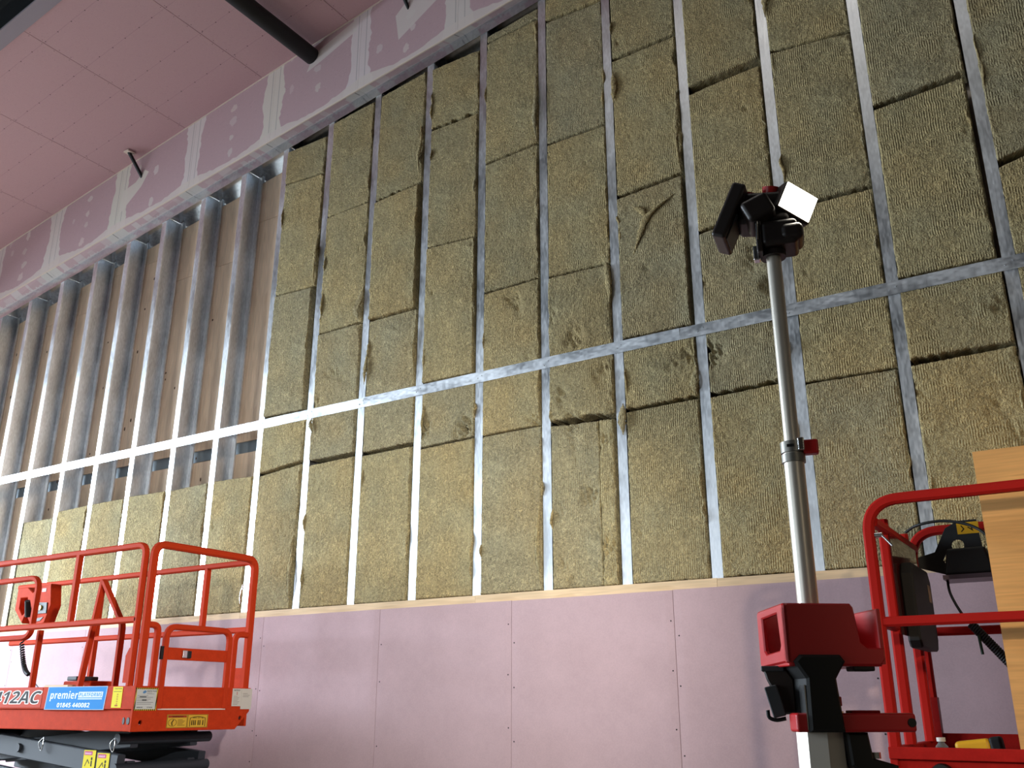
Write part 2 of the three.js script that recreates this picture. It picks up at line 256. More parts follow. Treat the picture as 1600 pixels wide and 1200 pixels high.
// bulkhead: pink boards with joint filler
const FJ = [-14.5, -13.55, -12.36, -11.18, -9.98, -8.77, -7.565, -6.375, -5.225, -4.07, -2.89, -1.7, -0.5, 0.7, 1.9, 3.1, 4.3, 5.5];
const FX0 = -12.4, FXW = 9.2, FH = 1.0;
function bulkheadTexture(c, w, h) {
  const X = (x) => (x - FX0) / FXW * w, Y = (s) => h - s / FH * h, sx = w / FXW;
  c.fillStyle = 'rgb(198,168,173)'; c.fillRect(0, 0, w, h);
  for (let i = 0; i < 9000; i++) { c.fillStyle = `rgba(${rnd() < 0.5 ? '235,205,212' : '150,118,128'},${rr(0.03, 0.12)})`; c.fillRect(rnd() * w, rnd() * h, rr(1, 5), rr(1, 4)); }
  const filler = (a = 1) => `rgba(${224 + rr(-4, 4)},${216 + rr(-4, 4)},${210 + rr(-4, 4)},${a})`;
  const blob = (x, s, rx, rs, a) => { c.fillStyle = filler(a); c.beginPath(); const n = 14; for (let i = 0; i < n; i++) { const t = i / n * 6.283, k = rr(0.72, 1.15); c.lineTo(X(x) + Math.cos(t) * rx * sx * k, Y(s) + Math.sin(t) * rs / FH * h * k); } c.fill(); };
  for (const j of FJ) {
    c.fillStyle = filler(0.95); c.beginPath(); const L = [], Rr = [];
    for (let s = -0.02; s <= 1.02; s += 0.035) { const k = 0.13 + 0.05 * noise(j * 3, s * 3) + (s < 0.2 ? 0.05 * (0.2 - s) / 0.2 : 0); L.push([X(j - k * rr(0.9, 1.08)), Y(s)]); Rr.push([X(j + k * rr(0.9, 1.08)), Y(s)]); }
    for (const p of L) c.lineTo(...p); for (const p of Rr.reverse()) c.lineTo(...p); c.fill();
    c.strokeStyle = 'rgba(120,116,116,0.75)'; c.lineWidth = 1; for (const o of [-0.035, 0.065]) { c.beginPath(); c.moveTo(X(j + o), 0); c.lineTo(X(j + o + 0.01), h); c.stroke(); }
    for (let k = 0; k < 5; k++) if (rnd() < 0.85) blob(j + 0.6 + rr(-0.04, 0.04), 0.14 + k * 0.19 + rr(-0.03, 0.03), rr(0.035, 0.06), rr(0.035, 0.07), rr(0.45, 0.85));
    for (let k = 0; k < 3; k++) if (rnd() < 0.5) blob(j + 0.3 + rr(-0.08, 0.08), rr(0.1, 0.9), rr(0.02, 0.04), rr(0.03, 0.06), rr(0.3, 0.6));
  }
  c.fillStyle = filler(0.9); c.beginPath(); c.moveTo(0, h + 2);
  for (let x = FX0; x <= FX0 + FXW; x += 0.05) { const fromJ = Math.min(...FJ.map((j) => Math.abs(x - j))); c.lineTo(X(x), Y(0.045 + 0.07 * Math.max(0, noise(x * 1.3, 4.2)) + 0.05 * sstep(0.5, 0.1, fromJ) + rr(0, 0.018))); }
  c.lineTo(w, h + 2); c.fill();
  c.fillStyle = filler(0.95); c.beginPath(); for (const [x, s] of [[-8.75, 0.2], [-8.4, 0.42], [-8.3, 0.56], [-8.38, 0.62], [-8.52, 0.52], [-8.72, 0.5]]) c.lineTo(X(x), Y(s)); c.fill();
  c.beginPath(); for (const [x, s] of [[-5.85, 0.75], [-5.3, 0.86], [-5.28, 0.72], [-5.7, 0.62], [-5.93, 0.58]]) c.lineTo(X(x), Y(s)); c.fillStyle = filler(0.85); c.fill();
  c.beginPath(); for (const [x, s] of [[-4.75, 0.3], [-4.2, 0.55], [-4.15, 0.8], [-4.6, 0.75], [-4.8, 0.6]]) c.lineTo(X(x), Y(s)); c.fillStyle = filler(0.9); c.fill();
}
const bulkMat = new THREE.MeshStandardMaterial({ map: canvasTex(2048, 224, bulkheadTexture), roughness: 0.85 });
const underMat = new THREE.MeshStandardMaterial({ map: canvasTex(2048, 32, (c, w, h) => {
  c.fillStyle = 'rgb(198,169,174)'; c.fillRect(0, 0, w, h); const X = (x) => (x - FX0) / FXW * w;
  for (const j of FJ) { c.fillStyle = 'rgba(210,204,200,0.95)'; c.fillRect(X(j - 0.16), 0, X(j + 0.13) - X(j - 0.16), h); c.fillStyle = 'rgba(110,104,104,0.8)'; c.fillRect(X(j - 0.05), 0, 2, h); for (let k = 0; k < 4; k++) { c.fillStyle = `rgba(214,206,204,${rr(0.3, 0.85)})`; const x = X(j + 0.22 + k * 0.24 + rr(-0.05, 0.05)); c.fillRect(x, rr(0, 6), rr(10, 38), h * rr(0.5, 1)); } }
  c.fillStyle = 'rgba(214,208,206,0.8)'; for (let x = 0; x < w; x += 5) c.fillRect(x, 0, 5, rr(2, 9));
}), roughness: 0.8 });
{
  const b = structure('wall_bulkhead', 'pink plasterboard bulkhead with taped and filled joints below the soffit');
  for (let i = 0; i < FJ.length - 1; i++) {
    const x0 = FJ[i] + 0.001, x1 = FJ[i + 1] - 0.001;
    part(b, 'bulkhead_board', setUV(slopeBox(x0, x1, fasciaLow, (x) => ceilY(x) - 0.004, FZ - 0.0125, FZ), (x, y) => [(x - FX0) / FXW, (y - fasciaLow(x)) / FH]), bulkMat);
    const g = slopeBox(x0, x1, (x) => fasciaLow(x) - 0.001, (x) => fasciaLow(x) + 0.012, -0.01, FZ - 0.001), p = g.attributes.position;
    for (let k = 0; k < p.count; k++) if (p.getZ(k) < 0.05) p.setY(k, p.getY(k) + head(p.getX(k)) + 0.117 - fasciaLow(p.getX(k)));
    g.computeVertexNormals();
    part(b, 'underside_board', setUV(g, (x, y, z) => [(x - FX0) / FXW, 1 - z / FZ]), underMat);
  }
  part(b, 'corner_bead', slopeBox(XL, XR, (x) => fasciaLow(x) - 0.003, (x) => fasciaLow(x) + 0.011, FZ - 0.006, FZ + 0.004), edgeMat, 'pale metal corner bead');
  part(b, 'sealant_bead', slopeBox(XL, XR, (x) => ceilY(x) - 0.011, (x) => ceilY(x) + 0.002, FZ - 0.002, FZ + 0.008), edgeMat, 'white line of sealant under the soffit');
}

// stud wall
const wall = structure('stud_frame', 'galvanised steel studs, head track and strap of the unfinished wall'), lower = structure('wall_lower', 'pink plasterboard over plywood below the stud bays'), backing = structure('wall_back', 'plywood sheathing behind the steel studs');
{
  for (const x of STUDS) {
    const top = head(x) + 0.09, w = 0.035, D = 0.22, t = 0.0016, d = rr(-0.0015, 0.0015), y0 = 0.02, lean = rr(-0.002, 0.002);
    const g = merge([bx(-w, w, y0, top, -t, 0), bx(-w, -w + t, y0, top, -D, -t), bx(-w, w, y0, top, -D, -D + t), bx(w - t, w, y0, top, -0.016, -t), bx(w - t, w, y0, top, -D + t, -D + 0.016), bx(-w + 0.012, -w + 0.02, y0, top, -D + t, -D + t + 0.002), bx(w - 0.022, w - 0.014, y0, top, -D + t, -D + t + 0.002)]);
    setUV(g, (() => { const ox = rnd(), oy = rnd(); return (X, Y, Z) => [(X + Z) * 1.6 + ox, Y * 0.55 + oy]; })());
    g.rotateY(rr(-0.006, 0.006)); g.rotateZ(lean * 0.5);
    g.translate(x, 0, d - 0.001); part(wall, 'stud', g, zinc);
  }
  const hj = [XL, -11.2, -6.93, -3.9, -0.9, 2.1, XR];
  for (let i = 0; i < hj.length - 1; i++) {
    const a = hj[i] + 0.001, b = hj[i + 1] - 0.001;
    const g = merge([slopeBox(a, b, head, (x) => head(x) + 0.116, 0.0015, 0.003), slopeBox(a, b, (x) => head(x) + 0.1, (x) => head(x) + 0.102, -0.222, 0.0015), slopeBox(a, b, head, (x) => head(x) + 0.1, -0.2235, -0.222), slopeBox(a, b, (x) => head(x) - 0.001, (x) => head(x) + 0.002, 0.0015, 0.006)]);
    part(wall, 'head_track', setUV(g, (x, y, z) => [x * 0.7, (y + z) * 0.7]), zincTrack);
  }
  const rj = [[XL, -5.03], [-5.03, -2.235], [-2.235, 0.9], [0.9, XR]];
  rj.forEach(([a, b], i) => {
    const g = bx(a, b + (i < 3 ? 0.02 : 0), -0.0425, 0.0425, -0.0006, 0.0006); g.rotateX([0.006, 0.028, -0.02, 0][i]); g.translate(0, RAIL, 0.0052 + 0.0015 * (i % 2));
    part(wall, 'rail', setUV(g, (x, y) => [x * 0.5 + i * 0.3, y * 1.2]), zinc, 'flat galvanised strap screwed across the studs');
  });
  const sg = new THREE.CylinderGeometry(0.005, 0.0055, 0.003, 8); sg.rotateX(Math.PI / 2);
  for (const x of STUDS) for (const o of [-0.018, 0.02]) { const g = clean(sg.clone()); g.translate(x + o + rr(-0.006, 0.006), RAIL + 0.012 * Math.sign(o) + rr(-0.006, 0.006), 0.0086); part(wall, 'screw', g, zinc); }
  // plywood lining behind the pink boards, its edge standing above them
  const pj = [-14.5, -11.1, -8.7, -6.27, -3.863, -2.066, 0.4, 2.8, 5.9];
  for (let i = 0; i < pj.length - 1; i++) part(lower, 'plywood_lining', metreUV(bx(pj[i] + 0.001, pj[i + 1] - 0.001, 0.01, LEDGE + rr(-0.003, 0.003), 0.0015, 0.0185), i * 0.37, i * 0.21), plyMat, 'pale plywood edge above the pink boards');
  const bj = [-14.5]; for (let k = 7; k > 0; k--) bj.push(-5.96 - k * 1.195 + 0); bj.push(-5.96, -4.722, -3.548, -2.355, -1.165, 0.03, 1.22, 2.41, 3.6, 4.8, 5.9);
  for (let i = 0; i < bj.length - 1; i++) {
    const a = bj[i] + 0.0018, b = bj[i + 1] - 0.0018, e = 0.05, z0 = 0.0185, z1 = 0.0335;
    const s = new THREE.Shape([[a, -z0], [b, -z0], [b, -z1 + 0.0022], [b - e, -z1], [a + e, -z1], [a, -z1 + 0.0022]].map(([x, y]) => new THREE.Vector2(x, y)));
    const g = new THREE.ExtrudeGeometry(s, { depth: BOARD_TOP - 0.012 + rr(-0.003, 0.003), bevelEnabled: false }); g.rotateX(-Math.PI / 2); g.translate(0, 0.012, 0);
    const m = metreUV(clean(g), i * 0.43, i * 0.17); const ob = part(lower, 'plasterboard', m, pinkMat, 'pink plasterboard sheet');
    for (const [o, ys] of [[0.022, [0.5, 0.8, 1.1, 1.42, 1.78, 2.1]], [1.17, [0.6, 0.92, 1.2, 1.5, 1.83, 2.14]]]) for (const y of ys) { const s2 = new THREE.CylinderGeometry(0.005, 0.005, 0.002, 8); s2.rotateX(Math.PI / 2); s2.translate(a + Math.min(o, b - a - 0.022) + rr(-0.004, 0.004), y + rr(-0.05, 0.05), z1 - 0.0015); part(ob, 'screw', clean(s2), screwMat); }
  }
  // plywood sheathing behind the studs, sheets with an open joint below the rail
  const sj = [-14.5]; for (let x = -14.3; x < 5.5; x += 1.2) sj.push(x); sj.push(5.9);
  for (let i = 0; i < sj.length - 1; i++) {
    const a = sj[i] + 0.0015, b = sj[i + 1] - 0.0015;
    part(backing, 'sheathing', metreUV(slopeBox(a, b, () => 0.02, () => 3.89 + rr(-0.004, 0.004), -0.243, -0.2245), i * 0.31, i * 0.7), plyBackMat, 'orange-brown plywood sheathing');
    const y1 = 6.0 + (i % 2) * 0.35;
    part(backing, 'sheathing', metreUV(slopeBox(a, b, () => 4.01, () => y1 - 0.002, -0.243, -0.2245), i * 0.37, i * 0.23), plyBackMat, 'orange-brown plywood sheathing');
    part(backing, 'sheathing', metreUV(slopeBox(a, b, () => y1 + 0.002, (x) => head(x) + 0.09, -0.243, -0.2245), i * 0.57, i * 0.13), plyBackMat, 'orange-brown plywood sheathing');
    for (let k = 0; k < 16; k++) { const c = new THREE.CylinderGeometry(rr(0.006, 0.014), 0.012, 0.001, 9); c.rotateX(Math.PI / 2); c.scale(rr(0.7, 1), rr(1, 1.8), 1); c.translate(rr(a + 0.05, b - 0.05), rr(2.6, head(a) - 0.1), -0.2243); if (a < -5.5) part(backing, 'knot', clean(c), knotMat); }
  }
  part(backing, 'outer_wall', bx(XL, XR, 0, 9.3, -0.36, -0.26), backMat);
}

// ---------------------------------------------------------------- rock wool slabs
function slabGeometry(x0, x1, bl, br, tl, tr, o) {
  const w = x1 - x0, h = (tl + tr - bl - br) / 2, nx = 44, ny = clamp(Math.round(h / 0.018), 8, 68), s = o.seed * 7.31, zf = o.z ?? 0.004, pos = [], uv = [], idx = [];
  const warp = (t) => { const a = 0.62; return t - a * Math.sin(2 * Math.PI * t) / (2 * Math.PI) * 1.0; };
  const row = nx + 1;
  for (let j = 0; j <= ny; j++) for (let i = 0; i <= nx; i++) {
    const u = warp(i / nx), v = warp(j / ny); let x = x0 + w * u, yb = bl + (br - bl) * u, yt = tl + (tr - tl) * u, y = yb + (yt - yb) * v;
    const dl = x - x0, dr = x1 - x, db = y - yb, dt = yt - y, hh = yt - yb;
    // ragged outline
    const rl = 0.004 * noise(y * 9, s, 1) + 0.005 * noise(y * 47, s, 2), rR = 0.008 * noise(y * 7, s, 3) + 0.009 * noise(y * 44, s, 4) + (o.tornRight || 0) * Math.max(0, noise(y * 6, s, 14)) , rb = 0.004 * noise(x * 9, s, 5) + 0.009 * noise(x * 55, s, 6) + (o.tornBottom || 0) * Math.abs(noise(x * 14, s, 15)), rt = 0.004 * noise(x * 9, s, 7) + 0.007 * noise(x * 55, s, 8);
    x += rl * (1 - u) ** 6 - (Math.abs(rR) + 0.002) * u ** 8; y += (Math.abs(rb)) * (1 - v) ** 8 - Math.abs(rt) * v ** 8;
    const e = (d, r) => { const t = clamp(d / r, 0, 1); return (1 - Math.sqrt(1 - (1 - t) * (1 - t))); };
    const re = 0.012 + 0.006 * noise(x * 6, y * 6, s);
    let z = zf - 0.01 * Math.max(e(dl, re), e(dr, re * 0.9)) - 0.009 * Math.max(e(db, re * 0.8), e(dt, re * 0.8));
    z += 0.005 * noise(x * 2.1, y * 1.8, s) + 0.003 * noise(x * 8, y * 7, s + 3) + 0.0022 * noise(x * 24, y * 21, s + 5) + 0.0016 * noise(x * 60, y * 52, s + 9);
    z += (o.bulge || 0) * Math.sin(Math.PI * u) * Math.sin(Math.PI * Math.min(1, v));
    const torn = Math.max(0, noise(x * 5, y * 4, s + 11) - 0.3) * (o.rough || 0.35); z -= 0.06 * torn * Math.abs(noise(x * 40, y * 40, s + 13) + 0.3);
    // frayed right edge lifting away
    if (dr < 0.09) z += 0.02 * Math.max(0, noise(y * 5, s, 21)) * (1 - dr / 0.09) - 0.018 * Math.max(0, noise(y * 11, s, 22)) * (1 - dr / 0.09);
    for (const [gx, gy, rx, ry, dep] of o.pits || []) { const q = ((x - x0) / w - gx) ** 2 / rx ** 2 + ((y - yb) / hh - gy) ** 2 / ry ** 2; if (q < 1) z -= dep * (1 - q) * (0.6 + 0.8 * noise(x * 45, y * 45, s)); }
    if (dr < 0.07 || dl < 0.03) z += 0.012 * noise(x * 33, y * 19, s + 31) * (1 - Math.min(dr / 0.07, dl / 0.03)) * (0.4 + Math.max(0, noise(y * 3, s, 33)) * 2);
    z = Math.min(z, 0.001 + Math.max(0, Math.abs(y - RAIL) - 0.052) * 0.5);                 // pressed back by the strap
    pos.push(x, y, z); uv.push(x + o.seed * 0.317, y + o.seed * 0.611);
  }
  for (let j = 0; j < ny; j++) for (let i = 0; i < nx; i++) { const a = j * row + i; idx.push(a, a + 1, a + row, a + 1, a + row + 1, a + row); }
  // sides going back
  const D = -(o.depth || 0.13), ring = []; for (let i = 0; i < nx; i++) ring.push(i); for (let j = 0; j < ny; j++) ring.push(j * row + nx); for (let i = nx; i > 0; i--) ring.push(ny * row + i); for (let j = ny; j > 0; j--) ring.push(j * row);
  const steps = [0.25, 0.6, 1]; let prev = ring.slice();
  for (const k of steps) {
    const next = ring.map((a) => { const x = pos[a * 3], y = pos[a * 3 + 1], z = pos[a * 3 + 2], n = pos.length / 3, q = 0.005 * noise(x * 30, y * 30, k * 9 + s); const cx = (x0 + x1) / 2, cy = (bl + tl) / 2; pos.push(x - Math.sign(x - cx) * Math.abs(q), y - Math.sign(y - cy) * Math.abs(q), z + (D - z) * k); uv.push(uv[a * 2] + k * 0.1, uv[a * 2 + 1] + k * 0.07); return n; });
    for (let i = 0; i < ring.length; i++) { const i2 = (i + 1) % ring.length; idx.push(prev[i], next[i], prev[i2], prev[i2], next[i], next[i2]); }
    prev = next;
  }
  const g = new THREE.BufferGeometry(); g.setAttribute('position', new THREE.Float32BufferAttribute(pos, 3)); g.setAttribute('uv', new THREE.Float32BufferAttribute(uv, 2)); g.setIndex(idx); g.computeVertexNormals(); return g;
}
// a strip of torn wool: curled ribbon along a path
function flapGeometry(pts, w, s) {
  const c = new THREE.CatmullRomCurve3(pts), n = 16, m = 5, pos = [], uv = [], idx = [];
  for (let i = 0; i <= n; i++) { const p = c.getPoint(i / n), k = Math.sin(Math.PI * clamp(i / n, 0.04, 0.96)); for (let j = 0; j < m * 2; j++) { const a = j / (m * 2) * Math.PI * 2, r = 1 + 0.9 * noise(i * 0.9, j * 0.8, s); const x = p.x + Math.cos(a) * w * k * r, y = p.y + 0.006 * noise(i, j, s), z = p.z + Math.sin(a) * 0.011 * k * r; pos.push(x, y, z); uv.push(x, y); } }
  const R = m * 2; for (let i = 0; i < n; i++) for (let j = 0; j < R; j++) { const a = i * R + j, b = i * R + (j + 1) % R; idx.push(a, b, a + R, b, b + R, a + R); }
  const g = new THREE.BufferGeometry(); g.setAttribute('position', new THREE.Float32BufferAttribute(pos, 3)); g.setAttribute('uv', new THREE.Float32BufferAttribute(uv, 2)); g.setIndex(idx); g.computeVertexNormals(); return g;
}
const ORD = ['first', 'second', 'third', 'fourth', 'fifth', 'sixth', 'seventh', 'eighth', 'ninth', 'tenth', 'eleventh', 'twelfth'];
const SX = (n) => STUDS[n + 2];
// [stud at left, slabs from the bottom up: [bl, br, tl, tr, options]]
const E0 = 0.004;
const BAYS = [
  [5, [[2.402, 2.402, 3.518, 3.516, { z: -0.012 }]]], [6, [[2.402, 2.402, 3.567, 3.584, {}]]], [7, [[2.402, 2.402, 3.582, 3.583, {}]]], [8, [[2.402, 2.402, 3.592, 3.586, {}]]], [9, [[2.402, 2.402, 3.577, 3.593, { bulge: 0.02 }]]], [10, [[2.402, 2.402, 3.594, 3.58, { bulge: 0.012 }]]],
  [11, [[2.402, 2.402, 3.568, 3.614, { bulge: 0.025, gap: 0.02 }], [3.59, 3.64, 4.02, 4.03, { rough: 2 }], [4.105, 4.1, 5.292, 5.268, { z: 0.012, gap: 0.045, depth: 0.11 }], [5.3, 5.277, 6.485, 6.448, { tornRight: 0.05 }], [6.494, 6.458, 6.86, 6.86, {}]]],
  [12, [[2.402, 2.402, 3.585, 3.598, { gap: 0.012 }], [3.618, 3.63, 4.772, 4.78, { rough: 3, tornBottom: 0.02, gap: 0.014 }], [4.782, 4.79, 5.945, 5.958, { tornRight: 0.03 }], [5.951, 5.964, 6.975, 7.03, {}]]],
  [13, [[2.402, 2.402, 3.583, 3.594, { gap: 0.016 }], [3.612, 3.626, 4.774, 4.774, { tornRight: 0.03 }], [4.784, 4.784, 5.914, 5.95, { z: 0.02, gap: 0.03 }], [5.935, 5.972, 7.05, 7.115, { tornBottom: 0.03, tornRight: 0.04 }]]],
  [14, [[2.402, 2.402, 3.557, 3.57, {}], [3.567, 3.583, 4.09, 4.09, { rough: 3 }], [4.098, 4.098, 5.298, 5.265, { gap: 0.02, z: 0.012 }], [5.308, 5.277, 6.455, 6.45, { gap: 0.016 }], [6.472, 6.468, 7.1, 7.1, { tornBottom: 0.03 }]]],
  [15, [[2.402, 2.402, 3.565, 3.572, { bulge: 0.012 }], [3.572, 3.58, 4.735, 4.743, { gap: 0.016, rough: 2 }], [4.745, 4.753, 5.908, 5.936, { gap: 0.014 }], [5.92, 5.95, 7.122, 7.15, { tornRight: 0.05 }], [7.136, 7.166, 7.2, 7.27, {}]]],
  [16, [[2.402, 2.402, 3.556, 3.53, { gap: 0.02, rough: 2.4, split: true }], [3.582, 3.56, 4.715, 4.695, { z: 0.02, rough: 2.4, tornBottom: 0.03, pits: [[0.85, 0.28, 0.2, 0.12, 0.025]] }], [4.733, 4.714, 5.888, 5.886, {}], [5.903, 5.902, 7.083, 7.068, {}], [7.1, 7.085, 7.32, 7.4, {}]]],
  [17, [[2.402, 2.402, 3.562, 3.57, {}], [3.578, 3.588, 4.09, 4.09, { rough: 2.2, tornBottom: 0.025 }], [4.098, 4.098, 5.21, 5.245, { gap: 0.018, z: 0.012 }], [5.24, 5.278, 6.44, 6.452, { tornRight: 0.05 }], [6.465, 6.48, 7.4, 7.48, { rough: 2 }]]],
  [18, [[2.402, 2.402, 3.56, 3.577, {}], [3.578, 3.596, 4.75, 4.8, { rough: 3, tornBottom: 0.035, tornRight: 0.03, pits: [[0.85, 0.55, 0.14, 0.06, 0.05], [0.88, 0.35, 0.1, 0.05, 0.04]] }], [4.77, 4.818, 5.892, 5.935, {}], [5.955, 5.995, 7.1, 7.12, { z: 0.016 }], [7.12, 7.14, 7.5, 7.6, {}]]],
  [19, [[2.402, 2.402, 3.54, 3.535, {}], [3.55, 3.546, 4.75, 4.75, {}], [4.772, 4.772, 6.0, 5.945, {}], [6.014, 5.962, 7.2, 7.16, {}], [7.21, 7.17, 7.58, 7.68, {}]]],
  [20, [[2.402, 2.402, 3.54, 3.55, { rough: 2 }], [3.57, 3.57, 4.09, 4.09, { rough: 3, z: 0.018, tornBottom: 0.025 }], [4.098, 4.098, 5.29, 5.328, { z: 0.008, gap: 0.016 }], [5.325, 5.365, 6.5, 6.53, { z: 0.012 }], [6.52, 6.55, 7.6, 7.7, {}]]],
  [21, [[2.402, 2.402, 3.55, 3.56, {}], [3.566, 3.576, 4.66, 4.78, { rough: 2 }], [4.7, 4.815, 5.9, 5.95, {}], [5.92, 5.97, 7.1, 7.15, {}], [7.12, 7.17, 7.75, 7.8, {}]]],
];
const where = (bottom, top, i, n) => (i === 0 ? 'standing on the plywood ledge' : bottom < RAIL && top > RAIL - 0.05 && bottom > 3 ? (top > RAIL + 0.1 ? 'crossing behind the horizontal strap' : 'just under the horizontal strap') : null);
let slabSeed = 0; const slabs = {};
BAYS.forEach(([si, list], b) => {
  let above = 0;
  list.forEach(([bl, br, tl, tr, o], i) => {
    slabSeed++;
    const x0 = SX(si) + 0.0365, x1 = SX(si + 1) - 0.0365 - (o.gap ?? rr(0.001, 0.007));
    const bay = si < 11 ? `${ORD[si - 5]} open bay from the left` : `${ORD[si - 11]} full-height bay from the left`;
    let place = where(bl, tl, i, list.length);
    if (si < 11) place = 'low'; else if (!place) { above++; place = ['sitting next above the strap', 'two up from the strap', 'three up from the strap'][above - 1]; if (i === list.length - 1 && tl - bl < 0.5) place = 'cut short below the head track'; }
    const label = si < 11 ? `low rock wool batt below bare sheathing, ${ORD[si - 5]} of these from the left` : `rock wool batt ${place}, ${bay}`;
    const t = thing('insulation_batt', label, 'insulation', V((x0 + x1) / 2, (bl + br) / 2, -0.06), 'rock wool slabs between the studs');
    const pits = [...(o.pits || [])]; for (let k = 0; k < 5; k++) pits.push([rr(0.05, 0.95), rr(0.04, 0.96), rr(0.012, 0.04), rr(0.006, 0.02), rr(0.008, 0.024)]);
    const opt = { seed: slabSeed, bulge: 0.004, ...o, pits, z: (o.z ?? 0.004) + rr(-0.004, 0.006) };
    if (o.split) { part(t, 'batt_face', slabGeometry(x0, x1 - 0.115, bl, bl + (br - bl) * 0.78, tl, tl + (tr - tl) * 0.78, opt), woolMats[3]); part(t, 'offcut_strip', slabGeometry(x1 - 0.112, x1, bl, br, tl + (tr - tl) * 0.8, tr, { ...opt, seed: slabSeed + 200, z: 0.016, rough: 3 }), woolMats[0], 'narrow offcut strip beside the slab'); }
    else part(t, 'batt_face', slabGeometry(x0, x1, bl, br, tl, tr, opt), woolMats[(slabSeed * 7) % 4]);
    slabs[si + ':' + i] = t;
    if (si >= 11) for (let k = 0; k < 2; k++) {                       // frayed tufts along the edges
      const l = rr(0.12, 0.32), y = rr(Math.max(bl, br) + 0.05, Math.min(tl, tr) - 0.06 - l), right = rnd() < 0.7, x = right ? x1 - rr(0.004, 0.02) : x0 + rr(0.004, 0.015);
      if (Math.abs(y + l / 2 - RAIL) < 0.16 || tl - bl < 0.5) continue;
      part(t, 'torn_flap', flapGeometry([V(x, y, -0.004), V(x + rr(-0.012, 0.012), y + l * 0.35, rr(0.004, 0.014)), V(x + rr(-0.012, 0.014), y + l * 0.7, rr(0.003, 0.012)), V(x, y + l, -0.004)], rr(0.005, 0.012), slabSeed + k * 0.37), woolMats[(slabSeed + k) % 4], 'frayed tuft of wool at the edge');
    }
  });
});
const flap = (key, pts, w, s) => part(slabs[key], 'torn_flap', flapGeometry(pts.map((p) => V(...p)), w, s), woolMats[(s + 1) % 4], 'torn flap of wool curling over the stud');
flap('11:3', [[-5.71, 5.3, 0.02], [-5.70, 5.5, 0.03], [-5.69, 5.66, 0.035], [-5.665, 5.85, 0.02]], 0.02, 1);
flap('12:2', [[-5.13, 4.8, 0.015], [-5.15, 4.9, 0.035], [-5.11, 5.0, 0.03], [-5.1, 5.1, 0.015]], 0.035, 2);
flap('13:1', [[-5.03, 4.2, 0.012], [-5.02, 4.33, 0.02], [-5.01, 4.5, 0.012]], 0.016, 3);
flap('13:1', [[-4.5, 4.15, 0.01], [-4.51, 4.4, 0.022], [-4.49, 4.6, 0.022], [-4.5, 4.75, 0.01]], 0.014, 4);
flap('13:3', [[-4.52, 6.0, 0.01], [-4.53, 6.2, 0.03], [-4.5, 6.38, 0.03], [-4.53, 6.6, 0.012]], 0.018, 5);
flap('15:3', [[-3.33, 5.98, 0.01], [-3.34, 6.15, 0.028], [-3.32, 6.4, 0.03], [-3.33, 6.7, 0.012]], 0.02, 6);
flap('16:1', [[-2.73, 4.35, 0.02], [-2.72, 4.5, 0.03], [-2.73, 4.66, 0.035], [-2.745, 4.72, 0.03]], 0.024, 7);
flap('17:3', [[-2.635, 6.05, 0.014], [-2.62, 6.2, 0.024], [-2.63, 6.34, 0.012]], 0.024, 8);
flap('17:3', [[-2.13, 5.3, 0.01], [-2.14, 5.55, 0.028], [-2.12, 5.8, 0.03], [-2.13, 6.0, 0.012]], 0.018, 9);
flap('17:1', [[-2.66, 3.4, 0.014], [-2.655, 3.52, 0.03], [-2.65, 3.62, 0.02]], 0.03, 10);
flap('17:1', [[-2.13, 3.6, 0.012], [-2.12, 3.68, 0.03], [-2.11, 3.78, 0.014]], 0.03, 11);
flap('11:0', [[-5.71, 2.42, 0.01], [-5.71, 2.6, 0.03], [-5.715, 2.8, 0.02], [-5.72, 2.95, 0.01]], 0.02, 12);
flap('18:1', [[-1.53, 3.72, 0.02], [-1.52, 3.8, 0.04], [-1.54, 3.88, 0.02]], 0.035, 13);
flap('12:1', [[-5.57, 3.85, 0.02], [-5.6, 3.94, 0.03], [-5.6, 4.0, 0.015]], 0.016, 14);
flap('15:0', [[-3.33, 2.44, 0.01], [-3.34, 2.7, 0.03], [-3.33, 3.0, 0.012]], 0.016, 15);
flap('19:3', [[-1.42, 6.3, 0.012], [-1.41, 6.45, 0.024], [-1.415, 6.55, 0.012]], 0.02, 16);
// forked scar on the slab above the strap in the seventh filled bay
for (const pts of [[[-2.52, 4.72, 0.018], [-2.46, 4.86, 0.026], [-2.4, 4.98, 0.03], [-2.28, 5.06, 0.03], [-2.16, 5.12, 0.018]], [[-2.4, 4.97, 0.028], [-2.45, 5.06, 0.028], [-2.5, 5.1, 0.02]]]) part(slabs['17:2'], 'torn_ridge', flapGeometry(pts.map((p) => V(...p)), 0.03, 31), woolMats[2], 'forked torn ridge on the face');

